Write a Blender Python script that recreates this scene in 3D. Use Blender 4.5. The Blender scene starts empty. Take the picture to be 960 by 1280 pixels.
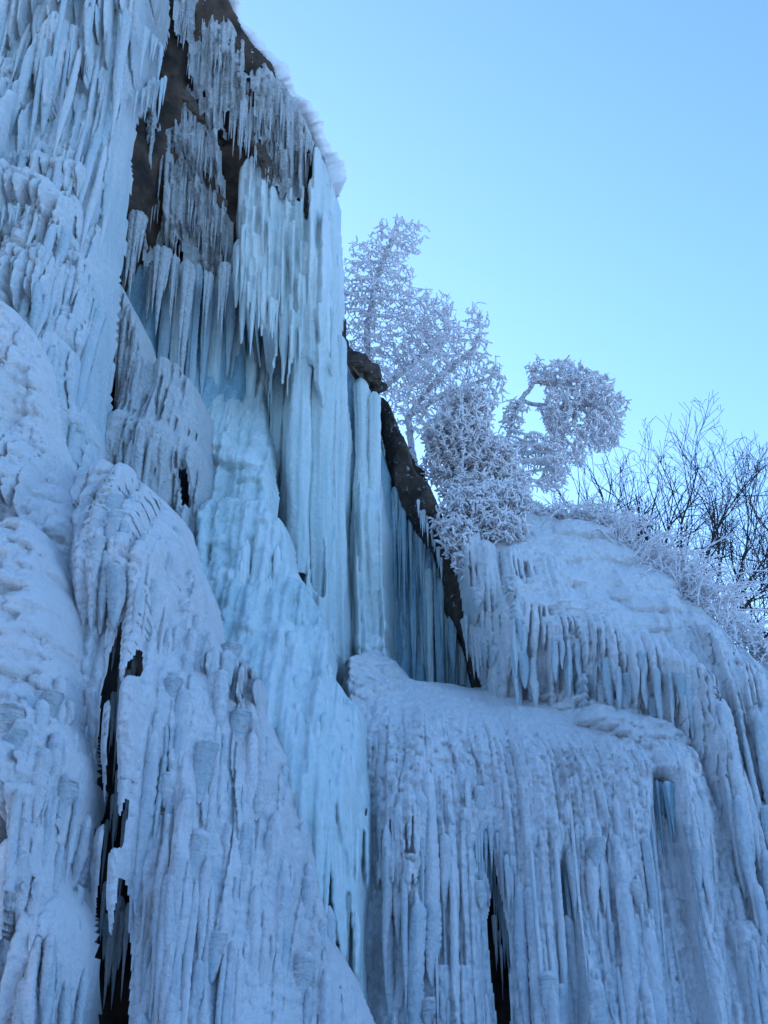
import bpy, math, random
import numpy as np
from mathutils import Vector

# ------------------------------------------------------------------ camera, sky, sun, exposure
scene = bpy.context.scene
FPX, CX, CY, EYE, PITCH = 1500.0, 480.0, 640.0, 1.6, math.radians(25.0)
CP, SP = math.cos(PITCH), math.sin(PITCH)
cam_data = bpy.data.cameras.new('camera')
cam_data.sensor_fit = 'VERTICAL'
cam_data.sensor_height = 24.0
cam_data.lens = 24.0 * FPX / 1280.0
cam_data.clip_start = 0.1
cam_data.clip_end = 3000.0
camera = bpy.data.objects.new('camera', cam_data)
camera.location = (0, 0, EYE)
camera.rotation_euler = (math.radians(90) + PITCH, 0, 0)
scene.collection.objects.link(camera)
scene.camera = camera

SUN_EL, SUN_AZ = math.radians(15), math.radians(-34)     # azimuth clockwise from +Y (north)
world = bpy.data.worlds.new('World')
scene.world = world
world.use_nodes = True
wn, wl = world.node_tree.nodes, world.node_tree.links
bg = wn['Background']
sky = wn.new('ShaderNodeTexSky')
sky.sky_type = 'NISHITA'
sky.sun_disc = False
sky.sun_elevation = SUN_EL
sky.sun_rotation = SUN_AZ
sky.altitude = 300
sky.air_density = 1.1
sky.dust_density = 0.8
sky.ozone_density = 5.0
wb = wn.new('ShaderNodeMix'); wb.data_type = 'RGBA'; wb.blend_type = 'MULTIPLY'
wb.inputs[0].default_value = 1.0
wb.inputs[7].default_value = (1.0, 1.005, 1.03, 1)          # white balance of the camera
wl.new(sky.outputs[0], wb.inputs[6]); wl.new(wb.outputs[2], bg.inputs[0])
bg.inputs[1].default_value = 0.15

sun_data = bpy.data.lights.new('sun', 'SUN')
sun_data.energy = 2.0
sun_data.angle = math.radians(0.5)
sun_data.color = (1.0, 0.93, 0.86)
sun = bpy.data.objects.new('sun', sun_data)
d = Vector((math.sin(SUN_AZ) * math.cos(SUN_EL), math.cos(SUN_AZ) * math.cos(SUN_EL), math.sin(SUN_EL)))
sun.rotation_euler = d.to_track_quat('Z', 'Y').to_euler()
scene.collection.objects.link(sun)

vs = scene.view_settings
vs.view_transform = 'Standard'
vs.look = 'None'
vs.exposure = 1.75
vs.gamma = 1.0
vs.use_curve_mapping = False
scene.render.engine = 'CYCLES'
scene.cycles.use_denoising = True
scene.cycles.max_bounces = 8
scene.cycles.diffuse_bounces = 4
scene.cycles.glossy_bounces = 2
scene.cycles.transmission_bounces = 2

# ------------------------------------------------------------------ helpers
COL = scene.collection
rng = np.random.default_rng(7)
random.seed(7)


def world_at(px, py, Y):
    up = (CY - py) / FPX
    k = Y / (CP - SP * up)
    return np.array([(px - CX) / FPX * k, Y, EYE + (SP + CP * up) * k])


def project(X, Y, Z):
    dz = Z - EYE
    f = np.maximum(Y * CP + dz * SP, 0.1)
    return CX + FPX * X / f, CY - FPX * (-Y * SP + dz * CP) / f


def metres(Y, Z):
    return (Y * CP + (Z - EYE) * SP) / FPX


def hash01(ix, iy, seed):
    h = (ix.astype(np.int64) * 374761393 + iy.astype(np.int64) * 668265263 + seed * 974711) & 0xffffffff
    h = ((h ^ (h >> 13)) * 1274126177) & 0xffffffff
    h = (h ^ (h >> 16)) & 0xffffffff
    return (h & 0xffffff) / float(0xffffff)


def vnoise(x, y, seed=0):
    x = np.asarray(x, float); y = np.asarray(y, float)
    ix, iy = np.floor(x), np.floor(y)
    fx, fy = x - ix, y - iy
    fx = fx * fx * (3 - 2 * fx); fy = fy * fy * (3 - 2 * fy)
    a = hash01(ix, iy, seed); b = hash01(ix + 1, iy, seed)
    c = hash01(ix, iy + 1, seed); e = hash01(ix + 1, iy + 1, seed)
    return (a + (b - a) * fx) * (1 - fy) + (c + (e - c) * fx) * fy


def fbm(x, y, seed=0, oct=4):
    v, a, t = 0, 1.0, 0
    for o in range(oct):
        v = v + a * vnoise(x * 2 ** o, y * 2 ** o, seed + o * 17); t += a; a *= 0.5
    return v / t * 2 - 1


def tps(ctrl):
    P = np.array([[c[0], c[2]] for c in ctrl]); v = np.array([c[1] for c in ctrl])
    n = len(P)

    def ker(r2):
        return np.where(r2 > 1e-9, r2 * np.log(np.maximum(r2, 1e-9)), 0) * 0.5
    D = ((P[:, None] - P[None]) ** 2).sum(-1)
    A = np.zeros((n + 3, n + 3))
    A[:n, :n] = ker(D) + np.eye(n) * 0.02
    A[:n, n] = 1; A[:n, n + 1:] = P
    A[n, :n] = 1; A[n + 1:, :n] = P.T
    w = np.linalg.solve(A, np.concatenate([v, np.zeros(3)]))

    def f(X, Z):
        X = np.asarray(X, float); Z = np.asarray(Z, float)
        out = w[n] + w[n + 1] * X + w[n + 2] * Z
        for i in range(n):
            out = out + w[i] * ker((X - P[i, 0]) ** 2 + (Z - P[i, 1]) ** 2)
        return out
    return f


def inside(px, py, poly):
    r = np.zeros(np.shape(px), bool)
    n = len(poly)
    for i in range(n):
        x1, y1 = poly[i]; x2, y2 = poly[(i + 1) % n]
        if y1 == y2:
            continue
        c = ((y1 > py) != (y2 > py)) & (px < (x2 - x1) * (py - y1) / (y2 - y1) + x1)
        r ^= c
    return r


def edge_dist(px, py, poly):
    dd = np.full(np.shape(px), 1e9)
    n = len(poly)
    for i in range(n):
        x1, y1 = poly[i]; x2, y2 = poly[(i + 1) % n]
        vx, vy = x2 - x1, y2 - y1
        t = np.clip(((px - x1) * vx + (py - y1) * vy) / (vx * vx + vy * vy + 1e-9), 0, 1)
        dd = np.minimum(dd, (px - x1 - t * vx) ** 2 + (py - y1 - t * vy) ** 2)
    return np.sqrt(dd)


def link(name, mesh, parent=None, mats=None):
    o = bpy.data.objects.new(name, mesh)
    COL.objects.link(o)
    if parent is not None:
        o.parent = parent
    return o


def make_mesh(name, verts, faces, mat, smooth=True, attrs=None):
    m = bpy.data.meshes.new(name)
    verts = np.asarray(verts, np.float32); faces = np.asarray(faces, np.int32)
    m.vertices.add(len(verts)); m.vertices.foreach_set('co', verts.ravel())
    k = faces.shape[1]
    m.loops.add(faces.size); m.loops.foreach_set('vertex_index', faces.ravel())
    m.polygons.add(len(faces))
    m.polygons.foreach_set('loop_start', np.arange(0, faces.size, k, dtype=np.int32))
    try:
        m.polygons.foreach_set('loop_total', np.full(len(faces), k, np.int32))
    except Exception:
        pass
    m.polygons.foreach_set('use_smooth', np.full(len(faces), smooth))
    m.update(calc_edges=True)
    m.validate()
    if mat:
        m.materials.append(mat)
    for k_, v in (attrs or {}).items():
        a = m.attributes.new(k_, 'FLOAT', 'POINT')
        a.data.foreach_set('value', np.asarray(v, np.float32))
    return m


def thing(name, label, category, loc=(0, 0, 0), group=None):
    o = bpy.data.objects.new(name, None)
    o.empty_display_size = 0.3
    COL.objects.link(o)
    o.location = loc
    o['label'] = label; o['category'] = category
    if group:
        o['group'] = group
    return o


# ------------------------------------------------------------------ materials
def ice_material(name, clear, frost, stain=(0.16, 0.11, 0.09), snow_up=0.55, bias=0.0, rough=(0.28, 0.7), bump=0.9, sss=0.35, nodules=0.7):
    m = bpy.data.materials.new(name); m.use_nodes = True
    nt = m.node_tree; N = nt.nodes; L = nt.links
    bs = N['Principled BSDF']
    geo = N.new('ShaderNodeNewGeometry')
    tc = N.new('ShaderNodeTexCoord')
    oi = N.new('ShaderNodeObjectInfo')
    mp = N.new('ShaderNodeMapping'); mp.inputs['Scale'].default_value = (7, 7, 0.9)
    L.new(geo.outputs['Position'], mp.inputs[0])
    n1 = N.new('ShaderNodeTexNoise'); n1.inputs['Scale'].default_value = 1.0; n1.inputs['Detail'].default_value = 5
    L.new(mp.outputs[0], n1.inputs['Vector'])
    n2 = N.new('ShaderNodeTexNoise'); n2.inputs['Scale'].default_value = 9.0; n2.inputs['Detail'].default_value = 6
    n2.inputs['Roughness'].default_value = 0.65
    L.new(geo.outputs['Position'], n2.inputs['Vector'])
    at = N.new('ShaderNodeAttribute'); at.attribute_name = 'frost'
    ast = N.new('ShaderNodeAttribute'); ast.attribute_name = 'stain'

    def math_(op, a, b=None, c=None, clamp=False):
        x = N.new('ShaderNodeMath'); x.operation = op; x.use_clamp = clamp
        for i, v in enumerate((a, b, c)):
            if v is None:
                continue
            if isinstance(v, (int, float)):
                x.inputs[i].default_value = v
            else:
                L.new(v, x.inputs[i])
        return x.outputs[0]
    nn = math_('MULTIPLY_ADD', n1.outputs['Fac'], 1.3, -0.65)
    nb = math_('MULTIPLY_ADD', n2.outputs['Fac'], 0.7, -0.35)
    f = math_('ADD', at.outputs['Fac'], nn)
    f = math_('ADD', f, nb)
    sep = N.new('ShaderNodeSeparateXYZ'); L.new(geo.outputs['Normal'], sep.inputs[0])
    upf = math_('MULTIPLY_ADD', sep.outputs['Z'], snow_up * 1.5, -0.15 * snow_up, clamp=True)
    f = math_('ADD', f, upf)
    f = math_('ADD', f, bias, clamp=True)
    mix = N.new('ShaderNodeMix'); mix.data_type = 'RGBA'
    mix.inputs[6].default_value = (*clear, 1); mix.inputs[7].default_value = (*frost, 1)
    L.new(f, mix.inputs[0])
    sf = math_('MULTIPLY', ast.outputs['Fac'], math_('MULTIPLY_ADD', n1.outputs['Fac'], 2.4, -0.7, clamp=True), clamp=True)
    mix2 = N.new('ShaderNodeMix'); mix2.data_type = 'RGBA'
    mix2.inputs[7].default_value = (*stain, 1)
    L.new(sf, mix2.inputs[0]); L.new(mix.outputs[2], mix2.inputs[6])
    L.new(mix2.outputs[2], bs.inputs['Base Color'])
    r = N.new('ShaderNodeMapRange'); r.inputs[3].default_value = rough[0]; r.inputs[4].default_value = rough[1]
    L.new(f, r.inputs[0]); L.new(r.outputs[0], bs.inputs['Roughness'])
    bs.inputs['IOR'].default_value = 1.31
    if sss:
        bs.inputs['Subsurface Weight'].default_value = sss
        bs.inputs['Subsurface Radius'].default_value = (0.5, 0.8, 1.0)
        bs.inputs['Subsurface Scale'].default_value = 0.045
    n3 = N.new('ShaderNodeTexNoise'); n3.inputs['Scale'].default_value = 22; n3.inputs['Detail'].default_value = 5
    n3.inputs['Roughness'].default_value = 0.7
    L.new(geo.outputs['Position'], n3.inputs['Vector'])
    bp = N.new('ShaderNodeBump'); bp.inputs['Strength'].default_value = bump; bp.inputs['Distance'].default_value = 0.07
    L.new(n3.outputs['Fac'], bp.inputs['Height'])
    if nodules:
        wv = N.new('ShaderNodeVectorMath'); wv.operation = 'MULTIPLY_ADD'      # wander the cells so they never line up
        wv.inputs[1].default_value = (0.10, 0.10, 0.10)
        L.new(n2.outputs['Color'], wv.inputs[0]); L.new(geo.outputs['Position'], wv.inputs[2])
        vo = N.new('ShaderNodeTexVoronoi'); vo.feature = 'F1'; vo.inputs['Scale'].default_value = 12.5
        L.new(wv.outputs[0], vo.inputs['Vector'])
        hgt = math_('MULTIPLY', vo.outputs['Distance'], math_('MULTIPLY_ADD', n1.outputs['Fac'], -3.0, 0.6, clamp=False))
        bp2 = N.new('ShaderNodeBump'); bp2.inputs['Strength'].default_value = nodules; bp2.inputs['Distance'].default_value = 0.07
        L.new(hgt, bp2.inputs['Height']); L.new(bp.outputs[0], bp2.inputs['Normal']); L.new(bp2.outputs[0], bs.inputs['Normal'])
    else:
        L.new(bp.outputs[0], bs.inputs['Normal'])
    return m


def rock_material(name, c1, c2, frost_amt=0.25):
    m = bpy.data.materials.new(name); m.use_nodes = True
    nt = m.node_tree; N = nt.nodes; L = nt.links
    bs = N['Principled BSDF']; bs.inputs['Roughness'].default_value = 0.85
    geo = N.new('ShaderNodeNewGeometry')
    n = N.new('ShaderNodeTexNoise'); n.inputs['Scale'].default_value = 2.2; n.inputs['Detail'].default_value = 8
    L.new(geo.outputs['Position'], n.inputs['Vector'])
    cr = N.new('ShaderNodeValToRGB')
    cr.color_ramp.elements[0].position = 0.35; cr.color_ramp.elements[0].color = (*c1, 1)
    cr.color_ramp.elements[1].position = 0.7; cr.color_ramp.elements[1].color = (*c2, 1)
    L.new(n.outputs['Fac'], cr.inputs[0])
    n2 = N.new('ShaderNodeTexNoise'); n2.inputs['Scale'].default_value = 11; n2.inputs['Detail'].default_value = 6
    L.new(geo.outputs['Position'], n2.inputs['Vector'])
    cr2 = N.new('ShaderNodeValToRGB')
    cr2.color_ramp.elements[0].position = 0.8 - frost_amt * 0.4; cr2.color_ramp.elements[0].color = (0, 0, 0, 1)
    cr2.color_ramp.elements[1].position = 0.98 - frost_amt * 0.4; cr2.color_ramp.elements[1].color = (1, 1, 1, 1)
    L.new(n2.outputs['Fac'], cr2.inputs[0])
    mix = N.new('ShaderNodeMix'); mix.data_type = 'RGBA'
    L.new(cr2.outputs[0], mix.inputs[0]); L.new(cr.outputs[0], mix.inputs[6]); mix.inputs[7].default_value = (0.62, 0.62, 0.66, 1)
    L.new(mix.outputs[2], bs.inputs['Base Color'])
    bp = N.new('ShaderNodeBump'); bp.inputs['Strength'].default_value = 0.9; bp.inputs['Distance'].default_value = 0.12
    L.new(n.outputs['Fac'], bp.inputs['Height']); L.new(bp.outputs[0], bs.inputs['Normal'])
    return m


def plain_material(name, col, rough=0.8, vary=0.12, scale=6.0, bump=0.0):
    m = bpy.data.materials.new(name); m.use_nodes = True
    nt = m.node_tree; N = nt.nodes; L = nt.links
    bs = N['Principled BSDF']; bs.inputs['Roughness'].default_value = rough
    geo = N.new('ShaderNodeNewGeometry')
    n = N.new('ShaderNodeTexNoise'); n.inputs['Scale'].default_value = scale; n.inputs['Detail'].default_value = 6
    L.new(geo.outputs['Position'], n.inputs['Vector'])
    cr = N.new('ShaderNodeValToRGB')
    cr.color_ramp.elements[0].position = 0.3; cr.color_ramp.elements[0].color = (*[c * (1 - vary) for c in col], 1)
    cr.color_ramp.elements[1].position = 0.7; cr.color_ramp.elements[1].color = (*[min(1, c * (1 + vary)) for c in col], 1)
    L.new(n.outputs['Fac'], cr.inputs[0]); L.new(cr.outputs[0], bs.inputs['Base Color'])
    if bump:
        bp = N.new('ShaderNodeBump'); bp.inputs['Strength'].default_value = bump; bp.inputs['Distance'].default_value = 0.05
        L.new(n.outputs['Fac'], bp.inputs['Height']); L.new(bp.outputs[0], bs.inputs['Normal'])
    return m


FROST = (0.80, 0.81, 0.83)
M_BLUE = ice_material('ice_blue_white', (0.45, 0.62, 0.70), FROST, nodules=0.5)
M_SNOWY = ice_material('ice_snow_crusted', (0.36, 0.54, 0.62), (0.88, 0.87, 0.88), bias=0.15, rough=(0.35, 0.8), sss=0.0, nodules=0.36)
M_CYAN = ice_material('ice_clear_cyan', (0.47, 0.60, 0.61), (0.72, 0.76, 0.76), snow_up=0.25, bias=-0.1, rough=(0.2, 0.5), bump=0.35, nodules=0.25)
M_DEEP = ice_material('ice_deep_blue', (0.24, 0.40, 0.48), (0.56, 0.67, 0.71), snow_up=0.2, bias=-0.15, rough=(0.2, 0.5), bump=0.35, nodules=0.25)
M_GREY = ice_material('ice_grey_dirty', (0.48, 0.54, 0.57), (0.76, 0.77, 0.78), stain=(0.2, 0.15, 0.12), sss=0.0)
M_PINK = ice_material('ice_frosted_warm', (0.50, 0.53, 0.60), (0.78, 0.76, 0.78), bias=0.05, rough=(0.4, 0.8))
M_ROCK = rock_material('dark_rock', (0.020, 0.014, 0.011), (0.13, 0.080, 0.055), 0.2)
M_ROCK2 = rock_material('frosted_rock', (0.02, 0.016, 0.014), (0.11, 0.075, 0.055), 0.45)
M_BROWN = rock_material('brown_rock', (0.05, 0.036, 0.028), (0.17, 0.125, 0.095), 0.1)
M_SNOW = plain_material('snow', (0.82, 0.82, 0.84), 0.85, 0.06, 8.0, 0.4)
M_HOAR = plain_material('hoarfrost', (0.80, 0.76, 0.78), 0.8, 0.1, 5.0, 0.0)
M_BLOCK_SLOPE = rock_material('dark_block_slope', (0.03, 0.035, 0.03), (0.08, 0.08, 0.075), 0.1)  # dark tone of the added, unseen slope that blocks sky light
M_BARK = plain_material('dark_bark', (0.035, 0.026, 0.026), 0.9, 0.3, 14.0, 0.3)
M_FROSTBARK = plain_material('frosted_bark', (0.50, 0.46, 0.48), 0.85, 0.3, 12.0, 0.3)


# ------------------------------------------------------------------ relief sheets: ice masses and rock faces
class Sheet:
    def __init__(s, ctrl, outline, dx=0.022, dz=0.03, seed=0, edge=14, edged=0.6, jit=4, fold=0.10, fold_w=0.7, frost=0.5):
        s.seed = seed
        s.Yf = tps([world_at(*c) for c in ctrl])
        s.yr = (min(c[2] for c in ctrl) - 2.5, max(c[2] for c in ctrl) + 2.5)
        ow = [s.hit(px, py) for px, py in outline]
        s.outline = outline
        x0, x1 = min(p[0] for p in ow) - 0.2, max(p[0] for p in ow) + 0.2
        z0, z1 = max(-0.12, min(p[2] for p in ow) - 0.1), max(p[2] for p in ow) + 0.3
        s.x = np.arange(x0, x1, dx); s.z = np.arange(z0, z1, dz)
        s.dx, s.dz = dx, dz
        s.X, s.Z = np.meshgrid(s.x, s.z)
        s.Y0 = s.Yf(s.X, s.Z)
        s.PX, s.PY = project(s.X, s.Y0, s.Z)
        jx = fbm(s.X * 1.6, s.Z * 0.9, seed + 3, 2) * jit * 1.8
        jy = fbm(s.X * 1.6 + 40, s.Z * 1.6, seed + 5, 2) * jit * 1.6
        s.mask = inside(s.PX + jx, s.PY + jy, outline)
        s.D = edge_dist(s.PX + jx, s.PY + jy, outline)
        f = fbm(s.X / fold_w, s.Z / (fold_w * 5), seed + 11, 3)
        s.Hb = fold * (1 - np.abs(f) * 2.2)
        s.H = s.Hb.copy()
        s.F = np.full(s.X.shape, frost, float)
        s.S = np.zeros(s.X.shape)
        s.cut = np.zeros(s.X.shape, bool)
        w = float(edge)
        q = np.clip(1 - s.D / w, 0, 1)
        s.E = edged * q * q * (3 - 2 * q)
        s.r = np.random.default_rng(seed + 100)

    def hit(s, px, py):
        ys = np.linspace(s.yr[0], s.yr[1], 160)
        P = np.array([world_at(px, py, y) for y in ys])
        g = s.Yf(P[:, 0], P[:, 2]) - ys
        k = np.where((g[:-1] > 0) != (g[1:] > 0))[0]
        if len(k):
            i = k[0]; t = g[i] / (g[i] - g[i + 1]); y = ys[i] + t * (ys[i + 1] - ys[i])
        else:
            y = ys[np.argmin(np.abs(g))]
        return world_at(px, py, y)

    def win(s, x0, x1, z0, z1):
        i0, i1 = np.searchsorted(s.x, (x0, x1)); j0, j1 = np.searchsorted(s.z, (z0, z1))
        if i1 - i0 < 2 or j1 - j0 < 2:
            return None
        return slice(j0, j1), slice(i0, i1)

    def put(s, w, h, valid, frost):
        Hw = s.H[w]
        m = valid & (h > Hw)
        Hw[m] = h[m]
        s.cut[w][m] = False
        if frost is not None:
            s.F[w][m] = frost
        s.H[w] = Hw

    def rib(s, X, Z, L, r, prot=None, bead=0.2, bl=0.1, frost=0.6, tip=0.3, wob=0.03, hang=0.0, level=0.22):
        w = s.win(X - r * 1.4 - wob, X + r * 1.4 + wob, Z - L, Z + r)
        if w is None:
            return
        x, z = s.X[w], s.Z[w]
        ph = s.r.random() * 50
        prot = r * 0.5 + level * s.r.random() ** 1.4 if prot is None else prot
        c = X + wob * (vnoise(z * 0.9, z * 0 + ph, s.seed) - 0.5) * 2
        t = (Z - z) / L
        a = np.clip((Z + r - z) / (2.2 * r), 0, 1)
        topr = np.sqrt(1 - (1 - a) ** 2)
        tipr = np.clip((1 - t) / tip, 0, 1) ** 0.6
        bl = bl * (0.7 + 0.9 * s.r.random())
        zz = (z + 0.55 * bl * ((x - c) / r) ** 2) / bl + 1.3 * vnoise(z / bl * 0.8, x / (r * 1.6) + ph, s.seed + 1) + ph
        sfr = zz - np.floor(zz)
        bd = 1 - bead * sfr ** 2 * (0.4 + 1.2 * vnoise(z * 2.5, z * 0 + ph, s.seed + 2))
        rad = r * topr * tipr * bd + 1e-4
        u = (x - c) / rad
        ok = np.abs(u) < 1
        h = s.Hb[w] + prot * topr * tipr * bd + rad * 1.15 * np.sqrt(np.clip(1 - u * u, 0, 1))
        if hang:
            j = min(len(s.z) - 1, max(0, int((Z - s.z[0]) / s.dz))); i = min(len(s.x) - 1, max(0, int((X - s.x[0]) / s.dx)))
            h = h + hang * np.clip(s.Y0[w] - s.Y0[j, i], 0, 1.2)
        s.put(w, h, ok, frost)

    def weight(s, poly, soft):
        if poly is None:
            return 1.0
        dd = edge_dist(s.PX, s.PY, poly); ins = inside(s.PX, s.PY, poly)
        k = np.clip(np.where(ins, dd, -dd) / soft * 0.5 + 0.5, 0, 1)
        return k * k * (3 - 2 * k)

    def flutes(s, w=0.2, level=0.2, seg=1.6, tip=0.5, rnd=0.9, poly=None, soft=30, frost=(0.3, 0.9), bead=0.0, bl=0.1, bow=0.55):
        # side-by-side ribs of uneven width; each breaks into lengths that stand out by different amounts and end in drip tips
        sd = int(s.r.integers(1, 99999))
        x = s.X + 0.35 * w * fbm(s.Z * 0.8, s.X * 0.7, sd, 2)
        xi = x / w + rnd * 1.5 * fbm(x / (w * 3.5), s.Z * 0.12, sd + 1, 3)
        idr = np.floor(xi); f = 2 * (xi - idr) - 1
        z0 = idr * 0
        zi = s.Z / (seg * (0.6 + 0.8 * hash01(idr, z0 + 3, sd))) + 10 * hash01(idr, z0 + 5, sd)
        k = np.floor(zi); fz = zi - k
        d0 = hash01(idr, k, sd + 2) ** 1.3 * level; d1 = hash01(idr, k - 1, sd + 2) ** 1.3 * level
        tw = np.clip(fz / tip, 0, 1) ** 0.6
        b = 1.0
        if bead:
            zz = (s.Z + 0.4 * bl * f * f) / bl + 1.2 * vnoise(s.Z / bl * 0.7, idr + sd, sd) + 9 * hash01(idr, z0 + 9, sd)
            fr = zz - np.floor(zz)
            b = 1 - bead * fr ** 2 * (0.3 + 1.4 * hash01(np.floor(zz), idr, sd + 4))
        rr = w * bow
        low = d1 + rr * np.sqrt(np.clip(1 - f * f, 0, 1)) * b
        u = f / np.maximum(tw, 0.03)
        top = np.where(np.abs(u) < 1, d0 * np.clip(fz * 6 / tip, 0, 1) ** 0.5 + rr * tw * np.sqrt(np.clip(1 - u * u, 0, 1)) * b, -1)
        win = top > low
        h = np.maximum(low, top)
        kk = s.weight(poly, soft) * np.clip(0.62 + 0.9 * fbm(s.X / (w * 7), s.Z / (w * 12), sd + 12, 2), 0.2, 1.0)
        add = h * kk
        s.H = np.where(s.cut, s.H, s.H + add); s.Hb = s.Hb + add
        fv = frost[0] + (frost[1] - frost[0]) * np.where(win, hash01(idr, k, sd + 6), hash01(idr, k - 1, sd + 6))
        fv = fv * 0.6 + 0.4 * (frost[0] + (frost[1] - frost[0]) * np.clip(np.where(win, d0, d1) / level, 0, 1))
        s.F = np.clip(s.F * (1 - kk * 0.6) + fv * kk * 0.6 - 0.5 * (1 - np.minimum(1, s.F / 0.3)) * kk, 0, 1)

    def pillows(s, sx, sz, amp, poly=None, soft=30, skew=3.4, frost=None, jit=0.9, drop=0.0):
        # packed rounded lumps, steeper on their undersides
        sd = int(s.r.integers(1, 99999))
        x = s.X / sx + 0.3 * fbm(s.X / sx * 0.4, s.Z / sz * 0.4, sd + 9, 2); z = s.Z / sz
        ix, iz = np.floor(x), np.floor(z)
        best = np.full(s.X.shape, -1.0)
        for a in (-1, 0, 1):
            for b in (-1, 0, 1):
                cx = ix + a + 0.5 + jit * (hash01(ix + a, iz + b, sd) - 0.5)
                cz = iz + b + 0.5 + jit * (hash01(ix + a, iz + b, sd + 1) - 0.5)
                sz_ = 0.45 + 0.42 * hash01(ix + a, iz + b, sd + 2)
                dz = z - cz
                dz = np.where(dz > 0, dz / (0.42 * skew), dz * (0.42 * skew))
                q = ((x - cx) ** 2 + dz ** 2) / (sz_ * sz_)
                v = np.sqrt(np.clip(1 - q, 0, 1)) * sz_
                if drop:
                    v = np.where(hash01(ix + a, iz + b, sd + 3) < drop, -1.0, v)
                best = np.maximum(best, v)
        kk = s.weight(poly, soft)
        add = amp * np.maximum(best, 0) * kk
        s.H = np.where(s.cut, s.H, s.H + add); s.Hb = s.Hb + add
        if frost is not None:
            s.F = s.F * (1 - kk) + frost * kk

    def pick(s, poly, n):
        m = s.mask & inside(s.PX, s.PY, poly)
        idx = np.flatnonzero(m)
        if not len(idx):
            return []
        k = s.r.choice(idx, n)
        return [(s.X.flat[q], s.Z.flat[q]) for q in k]

    def ribs(s, poly, n, r=(0.04, 0.09), L=(0.6, 2.0), frost=(0.2, 0.9), **kw):
        for X, Z in s.pick(poly, n):
            rr = r[0] + (r[1] - r[0]) * s.r.random() ** 1.6
            s.rib(X, Z, L[0] + (L[1] - L[0]) * s.r.random(), rr, frost=frost[0] + (frost[1] - frost[0]) * s.r.random(), **kw)

    def lobe(s, X, Z, rx, rz, p, frost=0.9, skew=0.55):
        w = s.win(X - rx, X + rx, Z - rz, Z + rz * 1.6)
        if w is None:
            return
        x, z = s.X[w], s.Z[w]
        n = fbm(x / rx * 0.8 + X * 7, z / rx * 0.8, s.seed + 21, 2) * 0.25
        dz = z - Z
        v = np.where(dz > 0, dz / (rz * 1.5), dz / (rz * skew))
        q = ((x - X) / rx) ** 2 + v ** 2 + n
        ok = q < 1
        h = s.Hb[w] + p * np.sqrt(np.clip(1 - q, 0, 1))
        s.put(w, h, ok, frost)

    def lobes(s, poly, n, r=(0.08, 0.2), p=(0.06, 0.16), asp=0.8, frost=(0.7, 1.0), add=True):
        for X, Z in s.pick(poly, n):
            k = s.r.random() ** 1.5
            rr = r[0] + (r[1] - r[0]) * k
            if add:
                j = min(len(s.z) - 1, max(0, int((Z - s.z[0]) / s.dz))); i = min(len(s.x) - 1, max(0, int((X - s.x[0]) / s.dx)))
                off = max(0.0, s.H[j, i] - s.Hb[j, i]) * 0.7
            else:
                off = 0.0
            s.lobe(X, Z, rr, rr * asp, p[0] + (p[1] - p[0]) * k + off, frost[0] + (frost[1] - frost[0]) * s.r.random())

    def bell(s, px, py, wpx, hpx, P=0.35, ribw=0.11, frost=0.7, ragged=0.45, dome=0.7, bead=0.15, tipl=None, off=0.0):
        a = s.hit(px, py); b = s.hit(px, py + hpx)
        m = metres(a[1], a[2])
        W = wpx * m * 0.5
        Zt, Zb = a[2], b[2]
        H = Zt - Zb
        w = s.win(a[0] - W, a[0] + W, Zb - 0.05, Zt + 0.1)
        if w is None or H < 0.1:
            return
        x, z = s.X[w], s.Z[w]
        sd = int(s.r.integers(1, 9999))
        u = (x - a[0]) / W
        env = np.sqrt(np.clip(1 - u * u, 0, 1))
        xi = x / ribw + 0.7 * (fbm(x * 1.2, z * 0.5 + sd, s.seed + 31, 2))
        idr = np.floor(xi); f = 2 * (xi - idr) - 1
        rnd = hash01(idr, idr * 0 + sd, s.seed)
        rn2 = hash01(idr, idr * 0 + sd + 7, s.seed)
        zb = Zb + H * ragged * rnd + H * 0.25 * (1 - env)
        tl = tipl or H * 0.35
        tw = np.clip((z - zb) / (tl * (0.5 + rn2)), 0, 1) ** 0.55
        zt = Zt - dome * W * (1 - env) - 0.03 * rn2
        t = zt - z
        q = np.clip(t / (0.9 * P), 0, 1)
        ramp = np.sqrt(1 - (1 - q) ** 2)
        zz = z / 0.11 + rnd * 9
        bd = 1 - bead * (zz - np.floor(zz)) ** 2
        fl = np.sqrt(np.clip(1 - (f / np.maximum(tw, 0.02)) ** 2, 0, 1)) * ribw * (0.35 + 0.5 * rn2) * tw * bd
        h = s.Hb[w] + off + P * ramp * (0.3 + 0.7 * env) * (0.75 + 0.25 * tw) + fl * (0.4 + 0.6 * q)
        ok = (t > 0) & (np.abs(u) < 1) & (np.abs(f) < tw)
        s.put(w, h, ok, frost + 0.25 * (rnd[0, 0] - 0.5))

    def tongue(s, path, w0, w1, P, frost=0.95):
        t_best = np.zeros(s.X.shape); dd = np.full(s.X.shape, 1e9); n = len(path) - 1
        for i in range(n):
            (x1, y1), (x2, y2) = path[i], path[i + 1]
            t = np.clip(((s.PX - x1) * (x2 - x1) + (s.PY - y1) * (y2 - y1)) / ((x2 - x1) ** 2 + (y2 - y1) ** 2), 0, 1)
            q = np.hypot(s.PX - x1 - t * (x2 - x1), s.PY - y1 - t * (y2 - y1))
            m = q < dd
            dd[m] = q[m]; t_best[m] = ((i + t) / n)[m]
        w = w0 + (w1 - w0) * t_best + 3 * fbm(s.X * 3, s.Z * 3, s.seed + 77, 2)
        u = dd / np.maximum(w, 1)
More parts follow.
